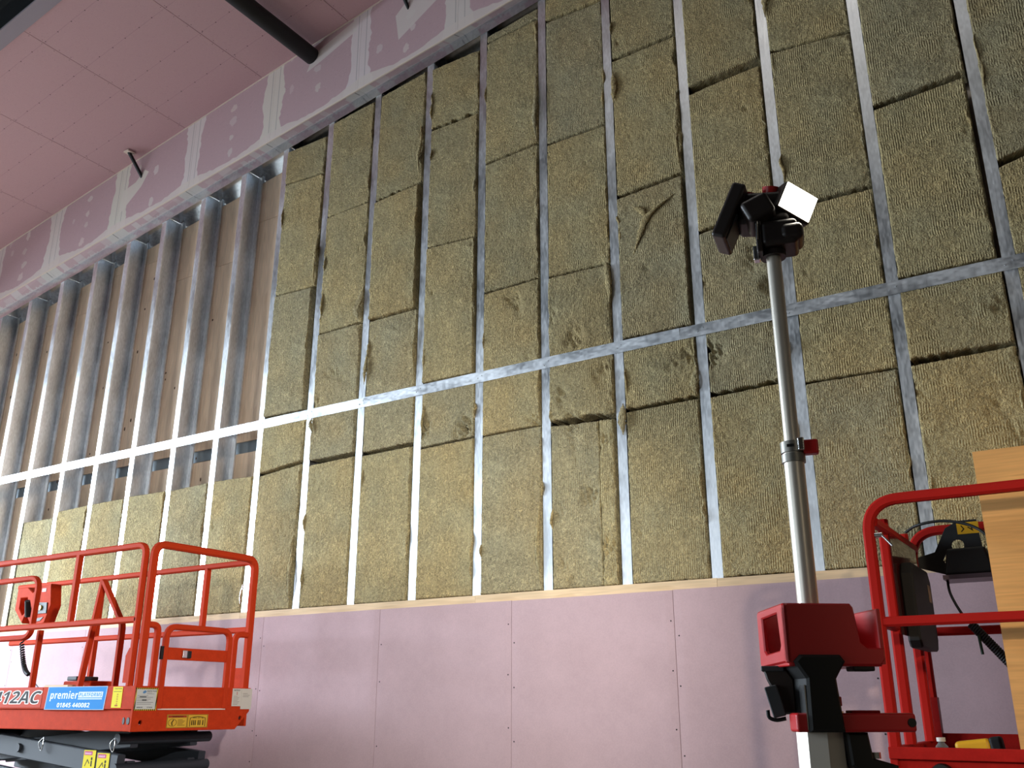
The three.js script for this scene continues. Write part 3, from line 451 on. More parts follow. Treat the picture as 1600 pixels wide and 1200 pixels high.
// ---------------------------------------------------------------- pipe and hanger stubs under the soffit
const black = new THREE.MeshStandardMaterial({ color: 0x0c0e10, roughness: 0.55 });
const blackSoft = new THREE.MeshStandardMaterial({ color: 0x141414, roughness: 0.7 });
{
  const t = thing('steel_pipe', 'thick black pipe running under the pink soffit into the bulkhead', 'pipe', V(-5.87, 7.79, FZ));
  part(t, 'pipe', rod(V(-5.87, 7.79, FZ - 0.05), V(-5.87, 7.79, 2.2), 0.085, 28), black);
  const r1 = thing('hanger_stub', 'short dark steel rod poking out of the filled bulkhead joint at left', 'steel rod', V(-8.426, 7.258, FZ));
  part(r1, 'rod', tube([V(-8.426, 7.245, FZ - 0.02), V(-8.478, 7.505, FZ + 0.16)], 0.036, V(1, 0, 0)), black);
  part(r1, 'bracket', bx(-8.52, -8.44, 7.496, 7.512, FZ + 0.1, FZ + 0.2), edgeMat, 'small pale bracket');
  const r2 = thing('hanger_stub', 'dark steel stub poking out of the bulkhead at the top edge of the picture', 'steel rod', V(-4.648, 7.804, FZ));
  part(r2, 'rod', rod(V(-4.65, 7.79, FZ - 0.02), V(-4.68, 8.06, FZ + 0.14), 0.012, 10, 0.035), black);
  part(r2, 'bracket', bx(-4.73, -4.63, 8.05, 8.066, FZ + 0.09, FZ + 0.19), edgeMat);
}

// ---------------------------------------------------------------- paint and prints
const LQ = lattice(24), LQ2 = lattice(120);
function paint(hex, rough) { const c = new THREE.Color(hex); const t = dataTex(256, (u, v) => { const k = 255 * (0.95 + 0.06 * (LQ(u, v) - 0.5) + 0.05 * (LQ2(u, v) - 0.5)); return [k, k, k]; }, true, 1.3); return new THREE.MeshPhysicalMaterial({ color: c, map: t, roughness: rough, specularIntensity: 0.1 }); }
const orange = paint(0xcc3f1e, 0.62), red = paint(0xb5241f, 0.5), redDark = paint(0x8e1b1a, 0.35);  // red repeats the orange paint with the dimmer light at right put into it
const slate = new THREE.MeshStandardMaterial({ color: 0x2a2f37, roughness: 0.6 });
const rubber = new THREE.MeshStandardMaterial({ color: 0x1c1c1d, roughness: 0.85 });
const chrome = new THREE.MeshStandardMaterial({ color: 0xd9d9d9, roughness: 0.2, metalness: 1 });
const print = (w, h, draw, o = {}) => new THREE.MeshPhysicalMaterial({ map: canvasTex(w, h, draw), roughness: 0.7, specularIntensity: 0.4, ...o });
// a thin printed plate: face quad with uv 0..1 plus thickness, placed in room coordinates on a wall facing +z or +x
function signGeo(cx, cy, cz, w, h, facing, skew = 0) {
  const g = new THREE.BoxGeometry(w, h, 0.0014); const p = g.attributes.position; for (let i = 0; i < p.count; i++) p.setX(i, p.getX(i) + skew * p.getY(i));
  if (facing === 'x') g.rotateY(Math.PI / 2); g.translate(cx, cy, cz); return clean(g);
}
const lines = (c, x, y, w, n, dy, lw, col) => { c.fillStyle = col; for (let i = 0; i < n; i++) c.fillRect(x, y + i * dy, w * (0.6 + 0.4 * ((i * 37) % 10) / 10), lw); };
const premier = print(720, 300, (c, w, h) => {
  c.fillStyle = '#0f86d2'; c.fillRect(0, 0, w, h); c.strokeStyle = '#b9c4d8'; c.lineWidth = 8; c.strokeRect(4, 4, w - 8, h - 8);
  c.fillStyle = '#eef6fb'; c.save(); c.font = 'bold 118px sans-serif'; c.textBaseline = 'alphabetic'; const k = 345 / c.measureText('premier').width; c.translate(40, 158); c.scale(k, 1.12); c.fillText('premier', 0, 0); c.restore();
  c.fillStyle = '#dfeaf2'; c.fillRect(392, 70, 286, 74); c.fillRect(392, 154, 286, 13);
  c.fillStyle = '#3d93cf'; c.save(); c.font = 'bold 62px sans-serif'; const k2 = 270 / c.measureText('PLATFORMS').width; c.translate(400, 130); c.scale(k2, 1.05); c.fillText('PLATFORMS', 0, 0); c.restore();
  c.fillStyle = '#f2f7fb'; c.save(); c.font = 'bold 76px sans-serif'; const k3 = 400 / c.measureText('01845 440082').width; c.translate(150, 268); c.scale(k3, 1.05); c.fillText('01845 440082', 0, 0); c.restore();
});
const model = print(600, 180, (c, w, h) => {
  c.fillStyle = '#c23d1d'; c.fillRect(0, 0, w, h); c.font = 'italic bold 150px sans-serif'; const k = 560 / c.measureText('2412AC').width; c.save(); c.translate(14, 142); c.scale(k, 1.05); c.lineJoin = 'round'; c.strokeStyle = '#f2ece8'; c.lineWidth = 16; c.strokeText('2412AC', 0, 0); c.fillStyle = '#1d1a1c'; c.fillText('2412AC', 0, 0); c.restore();
});
const yellowTall = print(100, 200, (c, w, h) => { c.fillStyle = '#e9d926'; c.fillRect(0, 0, w, h); c.fillStyle = '#4a4218'; c.font = 'bold 17px sans-serif'; c.fillText('\u25B2 CAUTION', 5, 24); c.fillRect(10, 44, 80, 4); c.fillStyle = '#c9a31f'; for (let i = 0; i < 5; i++) { c.beginPath(); c.arc(54, 74 + i * 22, 9, 0, 7); c.fill(); } c.fillStyle = '#b5561f'; c.fillRect(36, 172, 30, 14); });
const hazard = print(260, 230, (c, w, h) => {
  c.fillStyle = '#d8b83a'; c.fillRect(0, 0, w, h); c.fillStyle = '#221c18'; for (let i = -12; i < 26; i++) { c.beginPath(); c.moveTo(i * 24, 0); c.lineTo(i * 24 + 12, 0); c.lineTo(i * 24 + 12 - h * 0.12, h); c.lineTo(i * 24 - h * 0.12, h); c.fill(); }
  c.fillStyle = '#c9c9c6'; c.fillRect(14, 14, w - 28, h - 28); c.fillStyle = '#5f89b6'; c.beginPath(); c.ellipse(104, 42, 22, 14, -0.4, 0, 7); c.fill(); c.fillStyle = '#34363a'; c.font = 'bold 19px sans-serif'; c.fillText('INSPECTION', 130, 40); lines(c, 132, 50, 100, 2, 9, 3, '#6a6c70'); lines(c, 24, 78, 210, 6, 17, 3, '#3a3c40');
  c.fillStyle = '#23252a'; c.fillRect(52, 88, 78, 8); c.fillRect(84, 120, 52, 8); c.font = 'bold 16px sans-serif'; c.fillText('48046/49', 30, 204); c.fillText('17/10/24', 146, 204);
});
const yellowWide = print(330, 120, (c, w, h) => {
  c.fillStyle = '#d7a93a'; c.fillRect(0, 0, w, h); c.strokeStyle = '#7a5a1c'; c.lineWidth = 4; c.strokeRect(3, 3, 156, h - 6); c.strokeRect(166, 3, 160, h - 6); c.fillStyle = '#a03c22'; c.fillRect(8, 8, 146, 20);
  c.fillStyle = '#3a2a12'; c.font = 'bold 18px sans-serif'; c.fillText('\u25B2 WARNING', 28, 25); c.strokeStyle = '#3a2a12'; c.lineWidth = 3; c.beginPath(); c.arc(45, 72, 32, 0, 7); c.stroke(); c.lineWidth = 8; c.beginPath(); c.moveTo(54, 46); c.lineTo(40, 72); c.lineTo(46, 98); c.stroke(); lines(c, 86, 46, 64, 5, 12, 4, '#5a4420');
  c.lineWidth = 5; c.beginPath(); c.moveTo(184, 110); c.lineTo(184, 34); c.quadraticCurveTo(246, 6, 308, 34); c.lineTo(308, 110); c.stroke(); c.fillStyle = '#1c1408'; for (let i = 0; i < 6; i++) { const x = 200 + i * 14 + (i > 2 ? 10 : 0) + (i > 4 ? 10 : 0); c.beginPath(); c.arc(x, 58, 5, 0, 7); c.fill(); c.fillRect(x - 4, 64, 8, 34); } c.font = 'bold 16px sans-serif'; c.fillText('MAX 227 kg', 204, 36);
});
const paperNote = (title) => print(100, 170, (c, w, h) => { c.fillStyle = '#cfc9bf'; c.fillRect(0, 0, w, h); c.fillStyle = '#2b2625'; c.font = 'bold 18px sans-serif'; if (title) { c.fillText(title, 14, 24); c.strokeStyle = '#b23a2a'; c.lineWidth = 5; c.beginPath(); c.moveTo(50, 32); c.lineTo(50, 62); c.stroke(); } lines(c, 14, title ? 74 : 40, 72, title ? 7 : 3, 13, 3, '#77716b'); });
const noteA = paperNote('NOTICE'), noteB = paperNote('');
const yellowSmall = (k) => print(110, 100, (c, w, h) => { c.fillStyle = '#ead529'; c.fillRect(0, 0, w, h); c.fillStyle = '#c6457d'; c.fillRect(6, 6, 74, 20); c.fillStyle = '#f5e3ec'; c.font = 'bold 15px sans-serif'; c.fillText('DANGER', 10, 22); c.strokeStyle = '#2a2410'; c.lineWidth = 6; c.beginPath(); c.moveTo(20, 84); c.lineTo(40 + k * 6, 50); c.lineTo(60, 70); c.stroke(); c.fillStyle = '#2a2410'; c.beginPath(); c.arc(78, 44, 8, 0, 7); c.fill(); c.fillRect(72, 54, 12, 30); });

// ---------------------------------------------------------------- scissor lifts
function undercarriage(t, x0, x1, zc, deckLow, m) {
  const zn = zc + 0.33, zf = zc - 0.33, L0 = x0 + 0.12, L1 = x1 - 0.14, base = 0.62, n = 4, dy = (deckLow - base) / n;
  box(t, 'chassis', [x0 + 0.05, x1 - 0.05, 0.14, 0.52, zc - 0.3, zc + 0.3, 0.02], m);
  for (const x of [x0 + 0.35, x1 - 0.35]) for (const z of [zc - 0.36, zc + 0.36]) { const g = new THREE.CylinderGeometry(0.19, 0.19, 0.12, 28); g.rotateX(Math.PI / 2); g.translate(x, 0.19, z); part(t, 'wheel', clean(g), rubber); }
  for (let k = 0; k < n; k++) for (const [z, s] of [[zn, 1], [zf, 1], [zn - 0.085, -1], [zf + 0.085, -1]]) {
    const y0 = base + k * dy + 0.02, y1 = base + (k + 1) * dy - 0.02, a = s > 0 ? V(L0, y1, z) : V(L0, y0, z), b = s > 0 ? V(L1, y0, z) : V(L1, y1, z);
    part(t, 'scissor_arm', tube([a, b], 0.135, V(0, 0, 1), 0.06, 0.1), slate);
  }
  for (let k = 0; k <= n; k++) for (const x of [L0, L1]) part(t, 'pivot_bar', rod(V(x, base + k * dy + (k === 0 ? 0.03 : k === n ? -0.03 : 0), zf - 0.05), V(x, base + k * dy + (k === 0 ? 0.03 : k === n ? -0.03 : 0), zn + 0.05), 0.035, 16), slate);
  for (let k = 0; k < n; k++) part(t, 'pivot_bar', rod(V((L0 + L1) / 2, base + (k + 0.5) * dy, zf - 0.05), V((L0 + L1) / 2, base + (k + 0.5) * dy, zn + 0.05), 0.03, 14), slate);
}
const NZ = V(0, 0, 1), NX = V(1, 0, 0);
{ // orange lift, left
  const X1 = -5.47, X0 = -8.6, ZN = 1.53, ZF = 0.58, TOP = 2.7, MID = 2.203, SK = 1.78, DECK = 1.6, LOW = 1.5;
  const t = thing('scissor_lift', 'orange scissor lift with blue hire sign on its skirt, at lower left', 'scissor lift', V((X0 + X1) / 2, 0, (ZN + ZF) / 2));
  undercarriage(t, X0 + 0.5, X1 - 0.12, (ZN + ZF) / 2, LOW - 0.02, slate);
  box(t, 'deck', [X0, X1 - 0.02, DECK - 0.03, DECK, ZF + 0.02, ZN - 0.02], slate);
  const near = box(t, 'toe_board', [X0, X1, 1.635, SK, ZN - 0.012, ZN + 0.008, 0.004], orange); box(t, 'skirt', [X0, X1 - 0.012, LOW, 1.635, ZN - 0.05, ZN - 0.005, 0.006], orange);
  box(t, 'toe_board', [X0, X1, LOW + 0.02, SK, ZF - 0.008, ZF + 0.012, 0.004], orange);
  part(t, 'end_skirt', (() => { const g = plate([[-ZN - 0.008, LOW], [-ZF - 0.1, LOW], [-ZF + 0.02, 1.62], [-ZF + 0.02, SK], [-ZN - 0.008, SK]], 0, 0.02, [circle(-ZN + 0.06, 1.555, 0.014), circle(-ZF - 0.06, 1.575, 0.014)], 0.003); g.rotateY(Math.PI / 2); g.translate(X1 - 0.012, 0, 0); return g; })(), orange);
  for (const [x, w] of [[X1 - 0.09, 0.011], [X1 - 0.045, 0.016]]) { const g = new THREE.CylinderGeometry(0.022, 0.022, 0.004, 16); g.rotateX(Math.PI / 2); g.scale(w / 0.022, 1, 1); g.translate(x, 1.565, ZN - 0.004); part(t, 'slot', clean(g), black); }
  // near side
  part(t, 'top_rail', tube(fillet([V(X1 - 0.085, SK, ZN - 0.01), V(X1 - 0.085, TOP, ZN - 0.01), V(X0, TOP, ZN - 0.01)], 0.075), 0.042, NZ), orange);
  part(t, 'mid_rail', tube([V(X1 - 0.085, MID, ZN - 0.01), V(X0, MID, ZN - 0.01)], 0.042, NZ), orange);
  part(t, 'post', tube([V(-6.305, MID, ZN - 0.01), V(-6.305, TOP, ZN - 0.01)], 0.05, NZ, 0.04), orange);
  part(t, 'post', tube([V(-7.42, DECK, ZN - 0.01), V(-7.42, TOP, ZN - 0.01)], 0.05, NZ, 0.04), orange);
  part(t, 'latch_plate', plate([[X1 - 0.15, 1.8], [X1 - 0.1, 1.8], [X1 - 0.1, 2.02], [X1 - 0.12, 2.02], [X1 - 0.15, 1.97]], ZN - 0.02, ZN), orange);
  // slide-out deck frame inside
  part(t, 'inner_frame', tube(fillet([V(-6.42, DECK, 1.32), V(-6.28, 2.53, 1.32), V(-5.99, 2.2, 1.32), V(-5.99, DECK, 1.32)], 0.035), 0.042, NZ), orange);
  part(t, 'post', tube([V(-6.98, DECK, 1.32), V(-6.98, 2.2, 1.32)], 0.042, NZ), orange);
  part(t, 'inner_frame', tube(fillet([V(-7.9, 2.16, 1.25), V(-7.22, 2.16, 1.25), V(-7.22, 2.62, 1.25), V(-7.9, 2.62, 1.25)], 0.1), 0.042, NZ), orange);
  // far side
  part(t, 'top_rail', tube(fillet([V(X1 - 0.03, SK, ZF + 0.02), V(X1 - 0.03, TOP - 0.01, ZF + 0.02), V(X0, TOP - 0.01, ZF + 0.02)], 0.075), 0.042, NZ), orange);
  part(t, 'mid_rail', tube([V(X1 - 0.03, 2.19, ZF + 0.02), V(X0, 2.19, ZF + 0.02)], 0.042, NZ), orange);
  part(t, 'post', tube([V(-6.02, 2.19, ZF + 0.02), V(-6.02, TOP, ZF + 0.02)], 0.05, NZ, 0.04), orange);
  part(t, 'post', tube([V(-7.35, DECK, ZF + 0.02), V(-7.35, TOP, ZF + 0.02)], 0.05, NZ, 0.04), orange);
  // end frame and gate
  part(t, 'end_frame', tube(fillet([V(X1 - 0.02, SK - 0.02, ZN - 0.03), V(X1 - 0.02, TOP + 0.005, ZN - 0.03), V(X1 - 0.02, TOP + 0.005, ZF + 0.02), V(X1 - 0.02, SK - 0.02, ZF + 0.02)], 0.085), 0.05, NX), orange);
  part(t, 'gate_loop', tube(fillet([V(X1 - 0.02, 2.17, ZN - 0.04), V(X1 - 0.02, 2.17, 1.4), V(X1 - 0.02, SK - 0.02, 1.4)], 0.055), 0.04, NX), orange);
  part(t, 'gate_loop', tube(fillet([V(X1 - 0.02, 2.15, ZF + 0.03), V(X1 - 0.02, 2.15, 0.73), V(X1 - 0.02, SK - 0.02, 0.73)], 0.055), 0.04, NX), orange);
  const gate = part(t, 'gate', tube(fillet([V(X1 + 0.004, 1.64, 1.345), V(X1 + 0.004, 2.165, 1.345), V(X1 + 0.004, 2.165, 0.8), V(X1 + 0.004, 1.64, 0.8)], 0.075), 0.04, NX), orange);
  part(gate, 'gate_bar', bx(X1 - 0.004, X1 + 0.012, 1.95, 2.03, 0.8, 1.345, 0.004), orange); part(gate, 'gate_panel', bx(X1 - 0.002, X1 + 0.013, 1.637, 1.765, 0.79, 1.355, 0.003), orange);
  part(gate, 'latch', bx(X1 + 0.012, X1 + 0.03, 1.965, 2.015, 1.175, 1.215, 0.004), chrome); part(gate, 'latch_knob', bx(X1 + 0.012, X1 + 0.035, 1.965, 2.012, 1.145, 1.175, 0.004), black); part(gate, 'hinge', bx(X1 + 0.006, X1 + 0.018, 1.95, 2.035, 1.36, 1.385), black);
  part(gate, 'worn_edge', bx(X1 - 0.001, X1 + 0.0145, 1.632, 1.64, 0.79, 1.355), edgeMat, 'scuffed pale bottom edge of the gate');
  part(t, 'safety_chain', cable([V(X1 - 0.09, 2.52, ZF + 0.06), V(X1 - 0.1, 2.44, ZF + 0.07), V(X1 - 0.09, 2.38, ZF + 0.07)], 0.006, 12), chrome);
  part(t, 'gate_panel', bx(X1 - 0.13, X1 - 0.02, SK - 0.02, 1.92, ZF + 0.02, ZF + 0.028), orange);
  // prints
  part(t, 'hire_sign', signGeo(-6.09, 1.706, ZN + 0.009, 0.665, 0.15, 'z', 0.12), premier, 'blue sign reading premier PLATFORMS 01845 440082');
  part(t, 'model_number', signGeo(-6.85, 1.71, ZN + 0.009, 0.74, 0.13, 'z'), model, 'black model number with white outline');
  part(t, 'caution_label', signGeo(-5.64, 1.71, ZN + 0.009, 0.1, 0.13, 'z'), yellowTall, 'upright yellow caution label');
  part(t, 'inspection_label', signGeo(X1 + 0.0095, 1.698, 1.45, 0.17, 0.14, 'x'), hazard, 'grey inspection label with hazard border');
  part(t, 'warning_label', signGeo(X1 + 0.0095, 1.56, 1.1, 0.34, 0.085, 'x'), yellowWide, 'pair of yellow warning labels');
  part(t, 'notice', signGeo(X1 + 0.0095, 1.715, 0.69, 0.085, 0.12, 'x'), noteA, 'small paper notice'); part(t, 'notice', signGeo(X1 + 0.0105, 1.705, 0.6, 0.1, 0.14, 'x'), noteB, 'larger paper notice');
  part(t, 'danger_label', signGeo(-6.02, 1.315, 1.418, 0.13, 0.12, 'z', 0), yellowSmall(0), 'yellow danger label on the scissor arm'); part(t, 'danger_label', signGeo(-5.87, 1.3, 1.418, 0.13, 0.12, 'z', 0), yellowSmall(2), 'yellow danger label on the scissor arm');
  for (const [x, y] of [[-6.55, 1.4], [-5.75, 1.41]]) part(t, 'lynch_pin', cable([V(x, y + 0.05, 1.43), V(x - 0.03, y + 0.01, 1.445), V(x, y - 0.04, 1.44), V(x + 0.02, y, 1.445), V(x, y + 0.045, 1.43)], 0.004, 20), chrome);
  // control box on the far rail
  const cb = part(t, 'control_box', plate([[-8.02, 2.42], [-7.9, 2.3], [-7.72, 2.33], [-7.66, 2.48], [-7.7, 2.66], [-7.88, 2.64], [-7.96, 2.6], [-8.05, 2.65], [-8.2, 2.65], [-8.2, 2.46], [-8.06, 2.34]], 0.68, 0.78, [[[-8.13, 2.56], [-8.03, 2.56], [-8.0, 2.45], [-8.07, 2.41], [-8.13, 2.47]]], 0.006), orange);
  part(cb, 'panel', plate([[-7.9, 2.41], [-7.7, 2.41], [-7.71, 2.5], [-7.88, 2.51]], 0.78, 0.788), black); part(cb, 'joystick', rod(V(-7.97, 2.4, 0.78), V(-7.92, 2.52, 0.84), 0.03, 12, 0.022), blackSoft);
  part(cb, 'button', (() => { const g = new THREE.CylinderGeometry(0.022, 0.022, 0.012, 18); g.rotateX(Math.PI / 2); g.translate(-7.79, 2.46, 0.794); return clean(g); })(), new THREE.MeshStandardMaterial({ color: 0xb89a2c, roughness: 0.4 }), 'yellow button');
  part(cb, 'slot', plate([[-7.9, 2.34], [-7.78, 2.35], [-7.74, 2.38], [-7.86, 2.37]], 0.78, 0.784), black); part(cb, 'sticker', signGeo(-7.79, 2.61, 0.7815, 0.06, 0.03, 'z'), new THREE.MeshStandardMaterial({ color: 0xd8c8c8 }));
  cb.position.x -= 0.12;
  const cc = [V(-7.96, 2.32, 0.76), V(-7.83, 2.22, 0.9), V(-7.78, 2.15, 0.98)], coil = []; for (let i = 0; i <= 150; i++) { const s = i / 150, a = i * 0.9, c = V(-7.78 + 0.34 * s, 2.15 - 0.26 * s - 0.06 * Math.sin(Math.PI * s), 0.98 + 0.1 * s); coil.push(c.add(V(Math.cos(a) * 0.012, Math.cos(a) * 0.008, Math.sin(a) * 0.014))); }
  part(t, 'control_cable', merge([cable(cc, 0.006, 20), cable(coil, 0.006, 700), cable([V(-7.44, 1.89, 1.08), V(-7.2, 1.78, 1.12), V(-6.95, 1.7, 1.15)], 0.005, 20)]), black, 'black coiled control cable');
  box(t, 'pedal_box', [-6.78, -6.45, DECK, 1.83, 1.0, 1.2, 0.01], orange); part(t, 'pedal', bx(-6.62, -6.5, 1.83, 1.86, 1.1, 1.28, 0.008), slate); box(t, 'cable_tray', [-6.8, -6.5, DECK, 1.8, 1.2, 1.34, 0.012], plyMat);
}
{ // red lift, right
  const X0 = -0.875, X1 = 1.7, ZN = 1.46, ZF = 0.52, TOP = 2.485, MID = 1.985, SK = 1.51, DECK = 1.4, LOW = 1.24;
  const t = thing('scissor_lift', 'red scissor lift at right with black control box and plywood sheet aboard', 'scissor lift', V((X0 + X1) / 2, 0, (ZN + ZF) / 2));
  undercarriage(t, X0 + 0.1, X1 - 0.2, (ZN + ZF) / 2, LOW - 0.02, slate);
  box(t, 'deck', [X0 + 0.02, X1, DECK - 0.03, DECK, ZF + 0.02, ZN - 0.02], redDark);
  box(t, 'toe_board', [X0, X1, 1.465, SK, ZN - 0.02, ZN + 0.012, 0.004], red); box(t, 'skirt', [X0 + 0.005, X1, LOW, 1.466, ZN - 0.055, ZN - 0.012, 0.006], red); box(t, 'toe_board', [X0, X1, LOW, SK + 0.03, ZF - 0.01, ZF + 0.012, 0.004], red); box(t, 'end_skirt', [X0, X0 + 0.03, LOW, SK, ZF, ZN, 0.004], red);
  box(t, 'hinge_block', [X0 + 0.06, X0 + 0.18, LOW, 1.42, ZN - 0.012, ZN + 0.012, 0.004], red); part(t, 'rubber_bung', (() => { const g = new THREE.CylinderGeometry(0.04, 0.045, 0.04, 20); g.rotateX(Math.PI / 2); g.translate(-0.69, 1.41, ZN + 0.004); return clean(g); })(), black);
  part(t, 'top_rail', tube(fillet([V(X0 + 0.022, SK, ZN - 0.02), V(X0 + 0.022, TOP, ZN - 0.02), V(X1, TOP, ZN - 0.02)], 0.14, 10), 0.044, NZ), red);
  part(t, 'mid_rail', tube([V(X0 + 0.022, MID, ZN - 0.02), V(X1, MID, ZN - 0.02)], 0.04, NZ), red);
  part(t, 'post', tube([V(0.95, DECK, ZN - 0.02), V(0.95, TOP, ZN - 0.02)], 0.044, NZ), red);
  part(t, 'top_rail', tube(fillet([V(X0 + 0.03, SK, ZF + 0.02), V(X0 + 0.03, TOP, ZF + 0.02), V(X1, TOP, ZF + 0.02)], 0.14, 10), 0.044, NZ), red);
  part(t, 'mid_rail', tube([V(X0 + 0.03, 2.0, ZF + 0.02), V(X1, 2.0, ZF + 0.02)], 0.04, NZ), red);
  part(t, 'post_sleeve', bx(X0 + 0.004, X0 + 0.056, SK, 1.7, ZF - 0.006, ZF + 0.046), redDark);
  part(t, 'end_rail', tube([V(X0 + 0.04, TOP - 0.085, ZN - 0.03), V(X0 + 0.04, TOP - 0.085, ZF + 0.03)], 0.04, NX), red);
  part(t, 'end_post', tube([V(X0 + 0.03, SK, 1.17), V(X0 + 0.03, 2.45, 1.17)], 0.044, NX), red); part(t, 'end_post', tube([V(X0 + 0.03, SK, 0.72), V(X0 + 0.03, 2.45, 0.72)], 0.044, NX), red);
  part(t, 'end_rail', tube([V(X0 + 0.03, MID, ZN - 0.03), V(X0 + 0.03, MID, ZF + 0.03)], 0.04, NX), red);
  part(t, 'end_panel', bx(X0 + 0.052, X0 + 0.056, 1.95, 2.4, 0.6, 1.19), new THREE.MeshPhysicalMaterial({ color: 0x4a1413, roughness: 0.15, clearcoat: 0.6 }), 'dark red glossy sheet across the end');
  const cs = part(t, 'document_case', (() => { const g = plate([[-1.09, 1.93], [-1.06, 1.9], [-0.68, 1.9], [-0.65, 1.95], [-0.65, 2.22], [-0.7, 2.27], [-1.05, 2.27], [-1.09, 2.22]], 0, 0.055, [], 0.008); g.rotateY(Math.PI / 2); g.translate(X0 + 0.057, 0, 0); return g; })(), blackSoft, 'black moulded document case');
  part(cs, 'paper_label', signGeo(X0 + 0.1135, 2.16, 0.72, 0.06, 0.08, 'x'), new THREE.MeshStandardMaterial({ color: 0x8c7460, roughness: 0.8 }));
  part(t, 'retaining_pin', merge([rod(V(X0 + 0.045, 2.34, ZN - 0.02), V(X0 + 0.075, 2.34, ZN - 0.02), 0.012, 12), rod(V(X0 + 0.07, 2.34, ZN - 0.015), V(X0 + 0.11, 2.29, ZN - 0.01), 0.005, 8)]), chrome);
  // control box hanging on the far rail
  const br = part(t, 'control_bracket', plate([[-0.8, 2.34], [-0.72, 2.36], [-0.66, 2.47], [-0.6, 2.5], [-0.52, 2.5], [-0.51, 2.35], [-0.55, 2.26], [-0.62, 2.23], [-0.8, 2.29]], 0.66, 0.675, [circle(-0.615, 2.385, 0.028), [[-0.69, 2.32], [-0.66, 2.37], [-0.63, 2.32], [-0.62, 2.26], [-0.66, 2.27]]], 0.001), black);
  const cbx = part(t, 'control_box', (() => { const g = bx(-0.665, -0.45, 2.225, 2.345, 0.68, 0.86, 0.012); const p = g.attributes.position; for (let i = 0; i < p.count; i++) if (p.getY(i) > 2.3) p.setX(i, p.getX(i) + 0.02 * (p.getX(i) < -0.55 ? 1 : -1.5)); g.rotateZ(0); g.computeVertexNormals(); return g; })(), black, 'black joystick control box');
  part(cbx, 'base_plate', bx(-0.672, -0.44, 2.205, 2.225, 0.7, 0.875), new THREE.MeshStandardMaterial({ color: 0x6a5a62, roughness: 0.35, metalness: 0.6 }));
  part(br, 'warning_sticker', signGeo(-0.56, 2.462, 0.677, 0.095, 0.055, 'z'), print(120, 70, (c, w, h) => { c.fillStyle = '#dba521'; c.fillRect(0, 0, w, h); c.strokeStyle = '#1d170c'; c.lineWidth = 6; c.beginPath(); c.moveTo(24, 18); c.lineTo(38, 40); c.lineTo(22, 56); c.moveTo(60, 30); c.lineTo(84, 50); c.lineTo(76, 18); c.stroke(); }), 'yellow pictogram sticker');
  part(t, 'cable_hook', cable([V(-0.83, 2.46, 0.72), V(-0.76, 2.475, 0.8), V(-0.64, 2.48, 0.82), V(-0.52, 2.44, 0.84), V(-0.46, 2.38, 0.86), V(-0.44, 2.28, 0.86)], 0.007, 40), black);
  const coil = []; for (let i = 0; i <= 190; i++) { const s = i / 190, a = i * 0.8, c = V(-0.575 + 0.15 * s, 2.0 - 0.2 * s, 0.95); coil.push(c.add(V(Math.cos(a) * 0.012, Math.cos(a) * 0.009, Math.sin(a) * 0.015))); }
  part(t, 'control_cable', merge([cable([V(-0.665, 2.21, 0.8), V(-0.65, 2.14, 0.88), V(-0.61, 2.05, 0.93), V(-0.575, 2.0, 0.955)], 0.006, 24), cable(coil, 0.006, 760)]), black, 'black coiled control cable');
  part(t, 'key_tag', rod(V(-0.55, 1.95, 0.97), V(-0.545, 1.87, 0.975), 0.006, 8), new THREE.MeshStandardMaterial({ color: 0x1d3b2c, roughness: 0.5 }), 'dark green tag on the cable');

  // things aboard
  const ply = thing('plywood_sheet', 'upright plywood sheet standing on the red lift at the right edge', 'plywood', V(0.19, DECK, 1.21));
  const g = bx(-0.435, 0.8, DECK, 2.695, 1.2, 1.218); part(ply, 'sheet', g, plySheetMat);
  const bt = thing('plastic_bottle', 'clear plastic bottle with white cap on the red lift deck', 'bottle', V(-0.755, DECK, 1.0));
  const pet = new THREE.MeshPhysicalMaterial({ color: 0xdfe6e8, transmission: 0.85, roughness: 0.12, thickness: 0, ior: 1.45 });
  const lathe = new THREE.LatheGeometry([[0.001, 0.002], [0.03, 0.004], [0.033, 0.012], [0.031, 0.03], [0.033, 0.05], [0.032, 0.08], [0.024, 0.1], [0.013, 0.112], [0.012, 0.122]].map(([a, b]) => new THREE.Vector2(a, b)), 24); lathe.translate(-0.755, DECK, 1.0); part(bt, 'bottle_body', clean(lathe), pet);
  part(bt, 'cap', rod(V(-0.755, DECK + 0.118, 1.0), V(-0.755, DECK + 0.134, 1.0), 0.018, 20), new THREE.MeshStandardMaterial({ color: 0xd8d8d4, roughness: 0.5 }));
  const tp = thing('power_tool', 'yellow and black hand tool lying beside the bottle on the red lift', 'tool', V(-0.635, DECK, 0.98));
  part(tp, 'body', (() => { const q = bx(-0.07, 0.07, 0, 0.055, -0.035, 0.035, 0.018); q.rotateZ(0.12); q.translate(-0.63, DECK + 0.072, 0.98); return q; })(), new THREE.MeshStandardMaterial({ color: 0xe0ab1c, roughness: 0.5 }));
  part(tp, 'grip', (() => { const q = bx(0, 0.05, -0.005, 0.06, -0.037, 0.037, 0.014); q.rotateZ(0.12); q.translate(-0.565, DECK + 0.078, 0.98); return q; })(), blackSoft); part(tp, 'battery', bx(-0.69, -0.58, DECK + 0.001, DECK + 0.07, 0.945, 1.015, 0.01), blackSoft);
}

